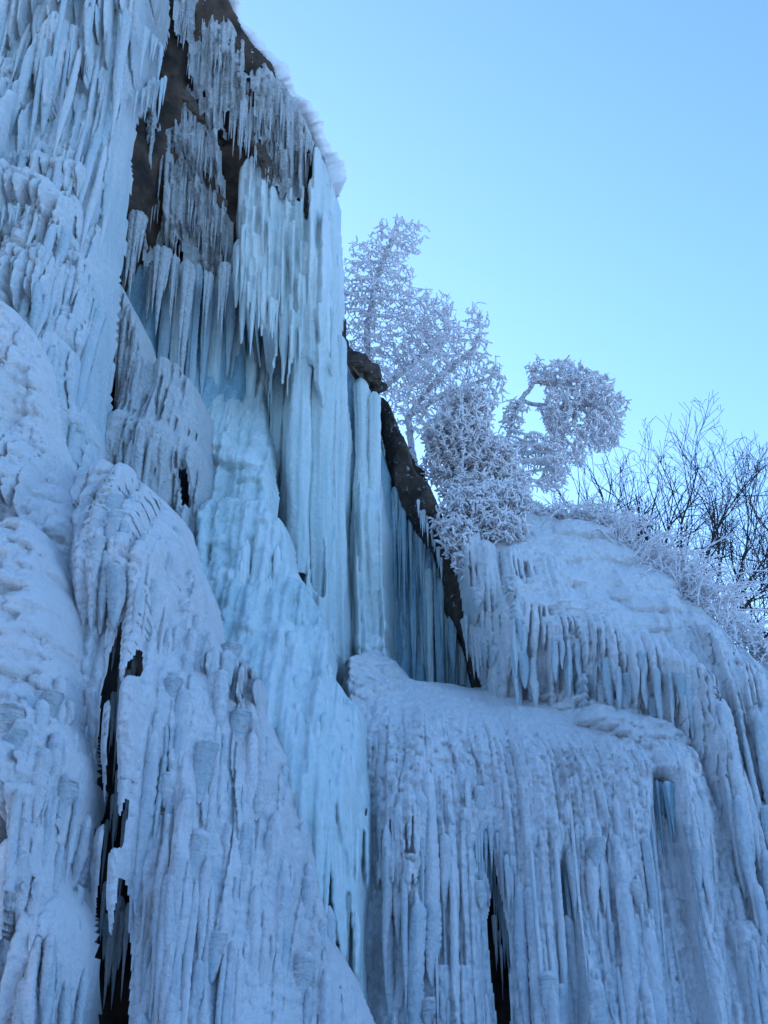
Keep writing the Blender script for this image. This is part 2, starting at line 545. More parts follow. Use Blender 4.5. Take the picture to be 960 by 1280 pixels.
        h = s.Hb * 0.4 + P * np.clip(0.25 + 4 * t_best, 0, 1) * (1 - 0.5 * t_best) * np.sqrt(np.clip(1 - u * u, 0, 1))
        m = (u < 1) & (h > s.H)
        s.H[m] = h[m]; s.F[m] = frost; s.cut[m] = False

    def hole(s, poly, depth=0.6, soft=0.0):
        jx = fbm(s.X * 3, s.Z * 1.2, s.seed + 41, 3) * 7
        m = inside(s.PX + jx, s.PY, poly)
        s.H[m] = -depth; s.cut |= m
        s.Hb[m] = np.where(s.Hb[m] < 0, s.Hb[m] * 0.3, s.Hb[m])

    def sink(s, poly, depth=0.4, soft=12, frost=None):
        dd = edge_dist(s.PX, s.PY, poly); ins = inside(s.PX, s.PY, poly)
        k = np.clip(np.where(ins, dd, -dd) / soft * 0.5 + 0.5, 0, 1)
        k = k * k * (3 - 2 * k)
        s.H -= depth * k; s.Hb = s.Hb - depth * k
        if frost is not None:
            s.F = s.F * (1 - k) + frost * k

    def swell(s, poly, amt, soft=30):
        s.sink(poly, -amt, soft)

    def stain(s, poly, amt=0.8, soft=12):
        dd = edge_dist(s.PX, s.PY, poly); ins = inside(s.PX, s.PY, poly)
        k = np.clip(np.where(ins, dd, -dd) / soft * 0.5 + 0.5, 0, 1)
        s.S = np.maximum(s.S, k * amt)

    def set_frost(s, poly, val, soft=25):
        dd = edge_dist(s.PX, s.PY, poly); ins = inside(s.PX, s.PY, poly)
        k = np.clip(np.where(ins, dd, -dd) / soft * 0.5 + 0.5, 0, 1)
        s.F = s.F * (1 - k) + val * k

    def blur(s, n=1, poly=None):
        k = 1.0
        if poly is not None:
            k = inside(s.PX, s.PY, poly).astype(float)
        for _ in range(n):
            H = np.pad(s.H, 1, mode='edge')
            B = (H[1:-1, 1:-1] * 4 + H[:-2, 1:-1] + H[2:, 1:-1] + H[1:-1, :-2] + H[1:-1, 2:]) / 8
            s.H = np.where(s.cut, s.H, s.H * (1 - k) + B * k)

    def rough(s, amp=0.012, sc=9.0):
        s.H = np.where(s.cut, s.H, s.H + amp * fbm(s.X * sc, s.Z * sc, s.seed + 51, 3))

    def surface(s, px, py):
        a = s.hit(px, py)
        j = min(len(s.z) - 1, max(0, int((a[2] - s.z[0]) / s.dz))); i = min(len(s.x) - 1, max(0, int((a[0] - s.x[0]) / s.dx)))
        return np.array([a[0], s.Y0[j, i] - max(s.H[j, i], 0) + s.E[j, i], a[2]])

    def build(s, name, mat, parent=None, floor=-0.25):
        c = s.cut.astype(float)
        for _ in range(4):
            q_ = np.pad(c, 1, mode='edge')
            c = (q_[1:-1, 1:-1] + q_[:-2, 1:-1] * 1.5 + q_[2:, 1:-1] * 1.5 + q_[1:-1, :-2] * 0.5 + q_[1:-1, 2:] * 0.5) / 5
        num, den = np.where(s.cut, 0, s.H), (~s.cut).astype(float)
        for _ in range(6):
            a_, b_ = np.pad(num, 1, mode='edge'), np.pad(den, 1, mode='edge')
            num = (a_[1:-1, 1:-1] + a_[:-2, 1:-1] + a_[2:, 1:-1] + a_[1:-1, :-2] + a_[1:-1, 2:]) / 5
            den = (b_[1:-1, 1:-1] + b_[:-2, 1:-1] + b_[2:, 1:-1] + b_[1:-1, :-2] + b_[1:-1, 2:]) / 5
        near = (den < 0.9) & (c <= 0.5)                     # rims of the openings follow the ice around them
        s.H = np.where(near & (den > 1e-3), num / np.maximum(den, 1e-3), s.H)
        s.cut = c > 0.5
        keep = s.mask & ~s.cut
        k = np.clip(s.D / 9.0, 0, 1); k = k * k * (3 - 2 * k)
        Y = s.Y0 - np.where(s.H > 0, s.H * (0.45 + 0.55 * k), s.H) * np.clip(s.D / 4.0, 0.05, 1) + s.E
        idx = -np.ones(keep.shape, np.int64)
        q = keep[:-1, :-1] & keep[1:, :-1] & keep[:-1, 1:] & keep[1:, 1:]
        used = np.zeros(keep.shape, bool)
        used[:-1, :-1] |= q; used[1:, :-1] |= q; used[:-1, 1:] |= q; used[1:, 1:] |= q
        idx[used] = np.arange(used.sum())
        V = np.stack([s.X[used], Y[used], s.Z[used]], 1)
        F = np.stack([idx[:-1, :-1][q], idx[:-1, 1:][q], idx[1:, 1:][q], idx[1:, :-1][q]], 1)
        me = make_mesh(name, V, F, mat, True, {'frost': s.F[used], 'stain': s.S[used]})
        return link(name, me, parent)


def P4(x0, y0, x1, y1):
    return [(x0, y0), (x1, y0), (x1, y1), (x0, y1)]


# ------------------------------------------------------------------ the setting: ground, hillside, cliff
def ground_sheet():
    n = 60
    g = np.concatenate([-np.geomspace(900, 14, 18), np.linspace(-12, 12, 25), np.geomspace(14, 900, 18)])
    X, Y = np.meshgrid(g, g + 4)
    Z = 0.25 * fbm(X * 0.12, Y * 0.12, 5, 4) * np.clip(np.hypot(X, Y) / 8, 0, 1) - 0.05
    h, w = X.shape
    i = np.arange(h * w).reshape(h, w)
    F = np.stack([i[:-1, :-1].ravel(), i[:-1, 1:].ravel(), i[1:, 1:].ravel(), i[1:, :-1].ravel()], 1)
    o = link('ground', make_mesh('ground', np.stack([X.ravel(), Y.ravel(), Z.ravel()], 1), F, M_SNOW))
    o['kind'] = 'structure'


ground_sheet()

ROCK_CTRL = [
    (-60, -60, 18.0), (100, -60, 18.0), (215, -20, 18.3), (60, 200, 17.8), (60, 420, 17.6), (-60, 640, 16.8), (60, 640, 16.6),
    (300, 50, 18.7), (395, 165, 19.6), (425, 235, 20.6), (240, 120, 19.0), (330, 180, 19.6), (180, 200, 18.8), (300, 270, 20.6),
    (200, 300, 19.8), (250, 400, 21.6), (350, 400, 22.2), (160, 480, 19.2), (420, 420, 22.0), (300, 600, 22.2), (430, 700, 22.8),
    (440, 450, 22.4), (500, 560, 23.6), (550, 700, 24.2), (560, 850, 24.2), (640, 640, 23.0), (720, 680, 22.6), (830, 740, 21.4), (960, 840, 20.2),
    (640, 840, 21.8), (760, 850, 21.0), (300, 900, 18.0), (200, 760, 16.0), (150, 1000, 14.15), (60, 900, 13.8), (30, 1100, 13.0), (300, 1280, 14.8),
    (150, 1280, 13.8), (-60, 1280, 12.8), (560, 950, 19.2), (700, 960, 19.0), (600, 1150, 17.85), (620, 1280, 17.5), (850, 1000, 18.8),
    (840, 1280, 17.8), (1020, 1000, 19.3), (1020, 1280, 18.4), (-60, 1600, 12.8), (400, 1600, 16.5), (1020, 1600, 18.2), (450, 1280, 17.0), (1420, 1010, 20.8), (1420, 1300, 19.5), (1420, 1600, 19.2),
]
rock_outline = [(-420, -160), (235, -160), (262, -40), (300, 30), (340, 75), (370, 122), (392, 168), (412, 205), (424, 245), (432, 425), (452, 455),
                (474, 476), (500, 545), (530, 585), (548, 640), (600, 640), (660, 645), (720, 660), (780, 690), (840, 735), (900, 785), (960, 850),
                (1080, 900), (1420, 1010), (1420, 1620), (-420, 1620)]
rk = Sheet(ROCK_CTRL, rock_outline, dx=0.06, dz=0.06, seed=77, edge=4, edged=0.2, fold=0.0)
rk.H = 0.35 * fbm(rk.X * 0.9, rk.Z * 0.9, 901, 5)
blk = np.floor(vnoise(rk.X * 1.6, rk.Z * 1.1, 905) * 5) / 5
rk.H += 0.22 * (blk - 0.5)
rk.H -= 0.1
cliff = rk.build('cliff', M_ROCK, floor=-9)
cliff['kind'] = 'structure'


def hill_sheet(name, edge_pts, back, mat):
    # snow slope that runs back from the cliff edge; edge_pts are (px, py, Y) along the rim
    E = np.array([world_at(*e) for e in edge_pts])
    n, k = 140, 40
    t = np.linspace(0, len(E) - 1, n)
    ex = np.stack([np.interp(t, np.arange(len(E)), E[:, c]) for c in range(3)], 1)
    V = []
    for j in range(k):
        q = (j / (k - 1)) ** 1.8
        P = ex.copy()
        P[:, 1] += q * back
        P[:, 0] += q * back * np.linspace(-0.35, 0.6, n)
        P[:, 2] += -0.12 + q * back * 0.10 * np.linspace(6.0, -0.2, n) - 0.1 * q * 10 + 0.35 * fbm(P[:, 0] * 0.5, P[:, 1] * 0.5, 33, 3) * min(1, q * 20)  # rises out of view at one end, shaped to shut out the low sun
        V.append(P)
    V = np.concatenate(V)
    i = np.arange(n * k).reshape(k, n)
    F = np.stack([i[:-1, :-1].ravel(), i[:-1, 1:].ravel(), i[1:, 1:].ravel(), i[1:, :-1].ravel()], 1)
    o = link(name, make_mesh(name, V, F, mat))
    o['kind'] = 'structure'
    return o


def add_block_slope():
    # unseen dark slope added behind the viewer to cut sky light on the ice
    X, Q = np.meshgrid(np.linspace(-120, 120, 80), np.linspace(0, 1, 30))
    Yg = -10 - Q * 30 - np.abs(X) * 0.03 + 2.0 * fbm(X * 0.1, Q * 4, 44, 3)
    Zg = -0.3 + Q * 14 + 3.0 * fbm(X * 0.15, Q * 6, 45, 4) * np.minimum(1, Q * 6)
    h, w = X.shape
    i = np.arange(h * w).reshape(h, w)
    F = np.stack([i[:-1, :-1].ravel(), i[:-1, 1:].ravel(), i[1:, 1:].ravel(), i[1:, :-1].ravel()], 1)
    o = link('light_block_slope', make_mesh('light_block_slope', np.stack([X.ravel(), Yg.ravel(), Zg.ravel()], 1), F, M_BLOCK_SLOPE))
    o['kind'] = 'structure'


add_block_slope()
hill_sheet('hillside', [(-400, -500, 18), (-60, -160, 18.2), (225, -90, 18.4), (290, 25, 18.9), (370, 130, 19.4), (405, 190, 20.0), (420, 235, 20.8), (428, 440, 22.4), (470, 490, 22.8),
                        (500, 555, 23.4), (545, 640, 22.8), (640, 655, 22.9), (720, 665, 22.6), (780, 695, 22.0), (840, 740, 21.3), (900, 790, 20.7), (960, 850, 20.2), (1080, 910, 19.8), (1500, 1000, 20)], 60, M_SNOW)

# ------------------------------------------------------------------ icicle and column meshes (shared between look-alikes)
def icicle_mesh(name, seed, mat, rings=30, seg=10, tips=1, blunt=0.0, bead=0.18, flute=0.2, frost=0.6):
    """unit icicle: hangs from z=0 to z=-1, radius 1 at the top (scaled per object)"""
    r = np.random.default_rng(seed)
    V, F = [], []

    def strand(cx, cy, L, R, sd, top=0.0):
        b = len(V)
        zs = np.linspace(0, 1, rings) ** 0.92
        th = np.linspace(0, 2 * math.pi, seg, endpoint=False)
        for zi in zs:
            prof = (1 - zi) ** (0.75 - 0.35 * blunt) * (1 - 0.25 * zi) + 0.02
            prof *= min(1.0, 0.35 + zi * 9)
            k = zi * 14 + sd
            bd = 1 - bead * (k * 1.0 - math.floor(k)) ** 2 + 0.12 * (float(vnoise(zi * 5.0, sd, 3)) - 0.5)
            for a in th:
                fl = 1 + flute * (float(vnoise(math.cos(a) * 1.6 + sd, math.sin(a) * 1.6 + zi * 1.2, 5)) - 0.5) * 2
                rr = R * prof * bd * fl
                wx = 0.25 * R * (float(vnoise(zi * 3, sd + 9, 6)) - 0.5)
                V.append((cx + wx + rr * math.cos(a), cy + rr * math.sin(a), -top - zi * L))
        for i in range(rings - 1):
            for j in range(seg):
                a0 = b + i * seg + j; a1 = b + i * seg + (j + 1) % seg
                F.append((a0, a0 + seg, a1 + seg, a1))
    if tips == 1:
        strand(0, 0, 1, 1, r.random() * 20)
    else:
        strand(0, 0, 1, 0.62, r.random() * 20)
        for k in range(tips - 1):
            a = r.random() * 2 * math.pi
            strand(0.55 * math.cos(a), 0.45 * math.sin(a), 0.45 + 0.5 * r.random(), 0.3 + 0.25 * r.random(), r.random() * 20)
    n = len(V)
    return make_mesh(name, V, F, mat, True, {'frost': np.full(n, frost), 'stain': np.zeros(n)})


def column_mesh(name, L, r0, r1, seed, mat, frost=0.5, tipped=False, knob=0.1):
    """free-standing fluted ice column, real size, hanging from z=0 to z=-L"""
    seg = 34
    rows = max(24, int(L / 0.05))
    zz = np.linspace(0, L, rows)
    th = np.linspace(0, 2 * math.pi, seg, endpoint=False)
    T, Zg = np.meshgrid(th, zz)
    t = Zg / L
    R = r0 + (r1 - r0) * t
    R = R * (1 + 0.22 * fbm(Zg * 0.8, Zg * 0 + seed, 7, 2))
    R = R * np.clip(0.15 + Zg / (1.6 * r0), 0, 1) ** 0.6
    if tipped:
        R = R * np.clip((1.02 - t) / 0.5, 0, 1) ** 0.65
    ca, sa = np.cos(T), np.sin(T)
    rid = np.abs(fbm(ca * 2.4 + seed * 3.1, sa * 2.4 + Zg * 0.22, seed, 3))
    fl = 1 + 0.32 * (0.5 - rid * 2.0)
    k = Zg / 0.13 + 3 * vnoise(ca * 1.5 + seed, sa * 1.5, 9)
    bd = 1 - knob * (k - np.floor(k)) ** 2
    RR = R * fl * bd + 0.015 * fbm(T * 3, Zg * 5, seed + 2, 2)
    lean = 0.12 * R * fbm(Zg * 0.5, Zg * 0 + seed + 4, 8, 2)
    V = np.stack([(RR * ca + lean).ravel(), (RR * sa * 0.8).ravel(), (-Zg).ravel()], 1)
    i = np.arange(rows * seg).reshape(rows, seg)
    j = np.roll(i, -1, axis=1)
    F = np.stack([i[:-1].ravel(), i[1:].ravel(), j[1:].ravel(), j[:-1].ravel()], 1)
    n = len(V)
    fr = np.clip(frost + 0.5 * fbm(ca * 2 + seed, sa * 2 + Zg * 0.4, seed + 6, 3), 0, 1)
    return make_mesh(name, V, F, mat, True, {'frost': fr.ravel(), 'stain': np.zeros(n)})


def strand_mesh(name, seed, mat, frost):
    # long knobbly ice strand, unit size: hangs from z=0 to z=-1, about radius 1, rounded head, blunt dripping tip
    rings, seg = 40, 9
    zs = np.linspace(0, 1, rings); th = np.linspace(0, 2 * math.pi, seg, endpoint=False)
    T, Z = np.meshgrid(th, zs)
    prof = np.clip(Z * 14, 0.05, 1) ** 0.5 * np.clip((1.01 - Z) / 0.45, 0, 1) ** 0.6
    prof = prof * (0.75 + 0.5 * vnoise(Z * 4.0, Z * 0 + seed * 3.7, 5))
    k = Z * 17 + 2.5 * vnoise(Z * 6, Z * 0 + seed, 9) + 0.25 * np.sin(T * 2 + seed)
    prof = prof * (1 - 0.22 * (k - np.floor(k)) ** 2)
    fl = 1 + 0.25 * (vnoise(np.cos(T) * 1.5 + seed, np.sin(T) * 1.5 + Z * 2, 5) - 0.5) * 2
    R = prof * fl
    wx = 0.5 * (vnoise(Z * 2.5, Z * 0 + seed + 9, 6) - 0.5)
    V = np.stack([(R * np.cos(T) + wx).ravel(), (R * np.sin(T)).ravel(), (-Z).ravel()], 1)
    i = np.arange(rings * seg).reshape(rings, seg); j = np.roll(i, -1, axis=1)
    F = np.stack([i[:-1].ravel(), i[1:].ravel(), j[1:].ravel(), j[:-1].ravel()], 1)
    n = len(V)
    return make_mesh(name, V, F, mat, True, {'frost': np.full(n, frost), 'stain': np.zeros(n)})


STR = {}
for key, mat in (('blue', M_BLUE), ('cyan', M_CYAN), ('snowy', M_SNOWY), ('grey', M_GREY)):
    STR[key] = [strand_mesh('ice_strand_' + key, 30 + k, mat, 0.4 + 0.1 * k) for k in range(5)]


def strands(parent, sheet, poly, n, Lr, Rr, key, seed, proud=0.25):
    # knobbly strands frozen onto an ice sheet, each following the sheet from its head down to its tip
    r = np.random.default_rng(seed)
    xs = [q[0] for q in poly]; ys = [q[1] for q in poly]
    k = tries = 0
    while k < n and tries < n * 30:
        tries += 1
        px = min(xs) + r.random() * (max(xs) - min(xs)); py = min(ys) + r.random() * (max(ys) - min(ys))
        if not inside(np.array(px), np.array(py), poly):
            continue
        k += 1
        L = Lr[0] + (Lr[1] - Lr[0]) * r.random() ** 1.5
        a = sheet.surface(px, py)
        dropz = L * metres(a[1], a[2]) * 1.08
        w_ = sheet.win(a[0] - 0.14, a[0] + 0.14, a[2] - dropz, a[2])
        if w_ is not None and sheet.cut[w_].mean() > 0.03:
            continue                                        # keep the open clefts open
        j = int(np.clip((a[2] - dropz - sheet.z[0]) / sheet.dz, 0, len(sheet.z) - 1)); i = int(np.clip((a[0] - sheet.x[0]) / sheet.dx, 0, len(sheet.x) - 1))
        yb = sheet.Y0[j, i] - max(sheet.H[j, i], 0)
        b = np.array([a[0], min(max(yb, a[1] - 0.22 * dropz), a[1] + 0.1), a[2] - dropz])
        R = (Rr[0] + (Rr[1] - Rr[0]) * r.random() ** 2.0) * metres(a[1], a[2])
        off = np.array([0, -proud * R, 0]); a = a + off; b = b + off
        o = link('ice_strand', STR[key][r.integers(0, 5)], parent)
        o.location = Vector(a) - parent.location
        v = Vector(a - b)
        o.rotation_euler = v.to_track_quat('Z', 'Y').to_euler()
        o.scale = (R, R, v.length)


ICE = {}
for key, mat in (('grey', M_GREY), ('blue', M_BLUE), ('cyan', M_CYAN), ('snowy', M_SNOWY), ('deep', M_DEEP)):
    ICE[key] = [icicle_mesh('icicle_' + key, 10 + k, mat, rings=26, seg=8, frost=0.45 + 0.1 * k) for k in range(3)]
    ICE[key] += [icicle_mesh('icicle_bundle_' + key, 20 + k, mat, rings=22, seg=8, tips=4 + k, frost=0.5 + 0.1 * k) for k in range(3)]


def hang(parent, px, py, Y, lpx, rpx, key, kind='icicle'):
    a = world_at(px, py, Y); b = world_at(px, py + lpx, Y)
    L = max(0.08, a[2] - b[2]); R = rpx * metres(a[1], a[2])
    me = ICE[key][rng.integers(0, 3) if kind == 'icicle' else rng.integers(3, 6)]
    o = link('icicle' if kind == 'icicle' else 'icicle_bundle', me, parent)
    o.location = Vector(a) - parent.location
    o.scale = (R, R * (0.8 + 0.3 * rng.random()), L)
    o.rotation_euler = (0, 0, rng.random() * 6.28)
    return o


def fringe(parent, line, n, Lr, Rr, key, jy=6, bundle=0.3, dY=0.0, sheet=None):
    """icicles hung along a line of (px, py, Y)"""
    line = np.array(line, float)
    seg = np.hypot(*np.diff(line[:, :2], axis=0).T); cum = np.concatenate([[0], np.cumsum(seg)])
    for t in (np.arange(n) + rng.random(n)) / n * cum[-1]:
        p = [np.interp(t, cum, line[:, c]) for c in range(3)]
        big = rng.random() < bundle
        L = Lr[0] + (Lr[1] - Lr[0]) * rng.random() ** 1.7
        R = (Rr[0] + (Rr[1] - Rr[0]) * rng.random()) * (1.7 if big else 1.0)
        py = p[1] + (rng.random() - 0.7) * jy
        Yh = sheet.surface(p[0], py)[1] + 0.02 + dY if sheet is not None else p[2] + dY + (rng.random() - 0.5) * 0.25
        hang(parent, p[0], py, Yh, L * (1.1 if big else 1.0), R, key, 'bundle' if big else 'icicle')


def column(parent, px0, py0, px1, py1, Y, r0, r1, mat, frost=0.5, tipped=False, knob=0.1, name='ice_column'):
    a = world_at(px0, py0, Y); b = world_at(px1, py1, Y)
    L = a[2] - b[2]; m = metres(a[1], a[2])
    sd = int(rng.integers(1, 999))
    o = link(name, column_mesh(name, L, r0 * m, r1 * m, sd, mat, frost, tipped, knob), parent)
    o.location = Vector(a) - parent.location
    return o


# ------------------------------------------------------------------ the tall ice fall beside the overhang
LF = thing('frozen_waterfall', 'tall blue-white ice wall of stacked bell-shaped curtains beside the dark overhang', 'ice fall')
s = Sheet([(-80, -80, 16.6), (100, -80, 16.8), (215, -80, 18.0), (190, 100, 17.7), (150, 300, 17.3), (60, 200, 16.4), (-80, 200, 16.2),
           (60, 420, 15.9), (130, 480, 16.7), (-80, 640, 15.4), (125, 620, 16.3)],
          [(-220, -80), (212, -80), (207, 20), (198, 60), (190, 110), (168, 130), (160, 200), (152, 260), (149, 330), (143, 400), (136, 470), (134, 530), (126, 590),
           (100, 650), (40, 660), (-220, 680)], seed=1, dx=0.018, dz=0.03, edge=20, edged=0.5, fold=0.14, fold_w=0.9, frost=0.45)
allp = P4(-80, -80, 220, 680)
s.flutes(0.36, 0.42, 3.4, bow=0.35, frost=(0.05, 0.65))
for b in [(52, -60, 40, 230), (95, -50, 44, 130), (142, -30, 52, 220), (20, 92, 24, 45), (90, 66, 66, 135), (25, 128, 60, 150), (68, 216, 50, 60), (100, 228, 34, 80),
          (50, 253, 124, 100), (92, 276, 54, 120), (60, 343, 70, 130), (80, 450, 60, 150), (40, 440, 50, 160)]:
    s.bell(*b, P=0.2 + 0.0045 * b[2], ribw=0.11 + 0.08 * rng.random(), frost=0.55 + 0.35 * rng.random(), ragged=0.65)
s.lobes([(0, 255), (110, 250), (112, 330), (100, 420), (110, 560), (60, 560), (0, 400)], 90, r=(0.07, 0.28), p=(0.07, 0.2), frost=(0.75, 1))
s.lobes(P4(50, 205, 100, 260), 16, r=(0.1, 0.22), p=(0.08, 0.2))
s.stain([(190, -40), (212, -40), (205, 90), (190, 130), (184, 90)], 0.7)
s.flutes(0.13, 0.16, 2.2, bow=0.42, frost=(0.2, 0.9), bead=0.12, bl=0.1)
s.flutes(0.06, 0.05, 0.8, bow=0.35, frost=(0.2, 0.9))
lowp = [(-80, 245), (105, 245), (112, 330), (70, 420), (-80, 420)]
s.pillows(0.26, 0.2, 0.16, lowp, 30, frost=0.8); s.pillows(0.11, 0.10, 0.07, lowp, 30)
s.pillows(0.11, 0.15, 0.03, drop=0.3)
s.rough(0.02, 11)
s.build('ice_sheet', M_BLUE, LF)
strands(LF, s, [(0, -30), (190, -30), (150, 200), (130, 480), (40, 520), (70, 260), (0, 240)], 90, (60, 200), (3, 7.5), 'blue', 806)
for line, n, Lr, Rr in [([(60, 190, 15.9), (110, 195, 15.9)], 7, (18, 40), (2, 4)), ([(165, 118, 17.3), (210, 92, 17.6)], 9, (22, 60), (2.2, 4.5)),
                        ([(5, 255, 15.8), (48, 258, 15.8)], 6, (20, 44), (2, 4)), ([(180, 30, 17.4), (206, 60, 17.6)], 6, (30, 70), (3, 5))]:
    fringe(LF, line, n, Lr, Rr, 'blue', bundle=0.2, sheet=s)

# ------------------------------------------------------------------ rock overhang with its icicles, snow rim
RIM = [(232, -70, 18.3), (268, -20, 18.5), (292, 26, 18.8), (325, 62, 19.0), (352, 100, 19.2), (376, 138, 19.5), (393, 172, 19.8), (410, 205, 20.2), (422, 238, 20.5)]


def rim_snow():
    E = np.array([world_at(*e) for e in RIM])
    n, k = 320, 30
    t = np.linspace(0, len(E) - 1, n)
    C = np.stack([np.interp(t, np.arange(len(E)), E[:, c]) for c in range(3)], 1)
    C[:, 2] += 0.16 * fbm(t * 1.7, t * 0, 64, 3); C[:, 0] += 0.12 * fbm(t * 2.1, t * 0 + 5, 65, 3)
    V = np.zeros((n, k, 3))
    for j in range(k):
        a = 2 * math.pi * j / k
        rr = 0.28 + 0.12 * fbm(t * 1.6, t * 0 + math.cos(a) * 1.2, 61, 2) + 0.03 * fbm(t * 9, t * 0 + math.cos(a), 62, 2)
        taper = np.clip(np.minimum(t, len(E) - 1 - t) * 3, 0.15, 1)
        V[:, j, 0] = C[:, 0] - 0.05 + rr * taper * math.cos(a) * 1.1
        V[:, j, 1] = C[:, 1] + 0.25 - rr * taper * math.cos(a + 0.8) * 1.1
        V[:, j, 2] = C[:, 2] + rr * taper * math.sin(a) * (0.75 if math.sin(a) > 0 else 0.45)
    i = np.arange(n * k).reshape(n, k); jn = np.roll(i, -1, axis=1)
    F = np.stack([i[:-1].ravel(), i[1:].ravel(), jn[1:].ravel(), jn[:-1].ravel()], 1)
    o = link('snow_rim', make_mesh('snow_rim', V.reshape(-1, 3), F, M_SNOW))
    o['label'] = 'rounded snow cornice along the sloping lip of the dark rock overhang'
    o['category'] = 'snow cornice'


rim_snow()

OV = thing('rock_overhang', 'dark overhanging rock with rows of dirty grey icicles under the snowy lip', 'rock overhang')
s = Sheet([(200, -90, 18.4), (268, -60, 18.3), (320, 50, 18.9), (395, 160, 19.6), (425, 240, 20.5), (215, 60, 18.9), (260, 140, 19.3), (330, 190, 19.7), (165, 180, 19.2),
           (230, 250, 20.0), (300, 300, 20.6), (160, 340, 20.0), (240, 400, 21.0), (390, 300, 20.9)],
          [(195, -90), (262, -60), (295, 35), (330, 75), (360, 115), (392, 170), (396, 280), (370, 300), (310, 250), (300, 330), (250, 380), (180, 400), (145, 380), (140, 260), (150, 140), (190, 90)],
          dx=0.03, dz=0.03, seed=5, edge=6, edged=0.2, fold=0.0)
bl = np.floor(vnoise(s.X * 2.3 + s.Z * 0.9, s.Z * 1.7, 71) * 6) / 6
s.H = 0.28 * bl + 0.2 * fbm(s.X * 2, s.Z * 2, 72, 5) + 0.10 * np.abs(fbm(s.X * 5 + s.Z * 2, s.Z * 9, 73, 4))
s.build('rock_face', M_ROCK, OV)
ov = s


def drips(parent, name, src, tiers, mat, seed, r, L, frost):
    # ragged fused drips that hang from rows of small ledges on a rock face
    q = Sheet.__new__(Sheet); q.__dict__.update(src.__dict__)
    q.H = np.full(src.X.shape, -0.6); q.cut = np.ones(src.X.shape, bool); q.D = src.D + 20; q.Hb = src.H * 0.6 + 0.03; q.F = np.full(src.X.shape, 0.5); q.S = np.zeros(src.X.shape)
    q.r = np.random.default_rng(seed); q.mask = src.mask.copy()
    for line, n, jy in tiers:
        line = np.array(line, float)
        for k in range(n):
            t = q.r.random() * (len(line) - 1)
            px = np.interp(t, np.arange(len(line)), line[:, 0]); py = np.interp(t, np.arange(len(line)), line[:, 1]) + q.r.normal() * jy
            a = q.hit(px, py)
            rr = r[0] + (r[1] - r[0]) * q.r.random() ** 2
            q.rib(a[0], a[2], (L[0] + (L[1] - L[0]) * q.r.random() ** 1.6) * (0.6 + rr / r[1]), rr, bead=0.15, frost=frost[0] + (frost[1] - frost[0]) * q.r.random(), tip=0.85, hang=1.0, level=0.08, wob=0.015)
    q.S = 0.5 * np.clip(fbm(q.X * 1.1, q.Z * 1.1, seed, 3) * 2, 0, 1)
    return q.build(name, mat, parent)


drips(OV, 'icicle_crust', ov, [([(222, -20), (284, 30), (350, 105), (391, 170)], 140, 10), ([(225, 15), (300, 80), (385, 190)], 210, 28), ([(240, 60), (320, 150), (380, 215)], 160, 30),
                               ([(222, 125), (272, 190)], 70, 14), ([(185, 175), (250, 220), (285, 270)], 120, 24), ([(180, 225), (255, 262), (295, 300)], 120, 26), ([(170, 270), (230, 290), (295, 320)], 90, 16), ([(160, 110), (200, 100), (185, 260)], 70, 24)],
      M_GREY, 55, (0.016, 0.07), (0.2, 1.4), (0.2, 0.9))


def beam_rock(name, pts, r, mat, parent):
    C = np.array([world_at(*p) for p in pts]); n, k = 40, 10
    t = np.linspace(0, len(C) - 1, n)
    Q = np.stack([np.interp(t, np.arange(len(C)), C[:, c]) for c in range(3)], 1)
    V = np.zeros((n, k, 3))
    for j in range(k):
        a = 2 * math.pi * j / k
        rr = r * (1.1 + 1.1 * fbm(t * 5, t * 0 + math.cos(a) * 1.5 + 3, 81, 4)) * np.clip(np.minimum(t, len(C) - 1 - t) * 5 + 0.1, 0, 1)
        V[:, j] = Q
        V[:, j, 0] += rr * math.cos(a); V[:, j, 2] += rr * math.sin(a); V[:, j, 1] += rr * math.sin(a) * 0.5 - rr * math.cos(a) * 0.3
    i = np.arange(n * k).reshape(n, k); jn = np.roll(i, -1, axis=1)
    F = np.stack([i[:-1].ravel(), i[1:].ravel(), jn[1:].ravel(), jn[:-1].ravel()], 1)
    return link(name, make_mesh(name, V.reshape(-1, 3), F, mat, False), parent)


beam_rock('rock_ledge', [(208, 95, 18.85), (235, 125, 18.98), (262, 160, 19.28), (275, 185, 19.5)], 0.09, M_BROWN, OV)
beam_rock('rock_ledge', [(190, 145, 19.15), (225, 185, 19.4), (262, 225, 19.7), (282, 262, 20.0)], 0.09, M_BROWN, OV)
beam_rock('rock_ledge', [(305, 160, 19.2), (330, 200, 19.4), (338, 225, 19.5)], 0.1, M_BROWN, OV)

fringe(OV, [(222, -12, 18.2), (262, 0, 18.3), (284, 42, 18.6), (318, 74, 18.8), (348, 112, 19.0), (372, 150, 19.3), (391, 178, 19.5)], 48, (18, 55), (1.6, 3.6), 'grey', sheet=ov, bundle=0.35)
fringe(OV, [(225, 20, 18.5), (262, 40, 18.6), (300, 85, 18.9), (335, 125, 19.1), (365, 165, 19.3), (386, 200, 19.6)], 50, (25, 75), (2, 4.2), 'grey', jy=16, sheet=ov, bundle=0.4)
fringe(OV, [(245, 60, 18.8), (285, 100, 19.0), (320, 150, 19.2), (350, 180, 19.4), (375, 205, 19.6)], 42, (28, 80), (2, 4.4), 'grey', jy=20, sheet=ov, bundle=0.4)
fringe(OV, [(222, 125, 18.8), (250, 160, 18.9), (272, 185, 19.1)], 18, (22, 60), (2, 4.2), 'grey', jy=10, sheet=ov, bundle=0.5)
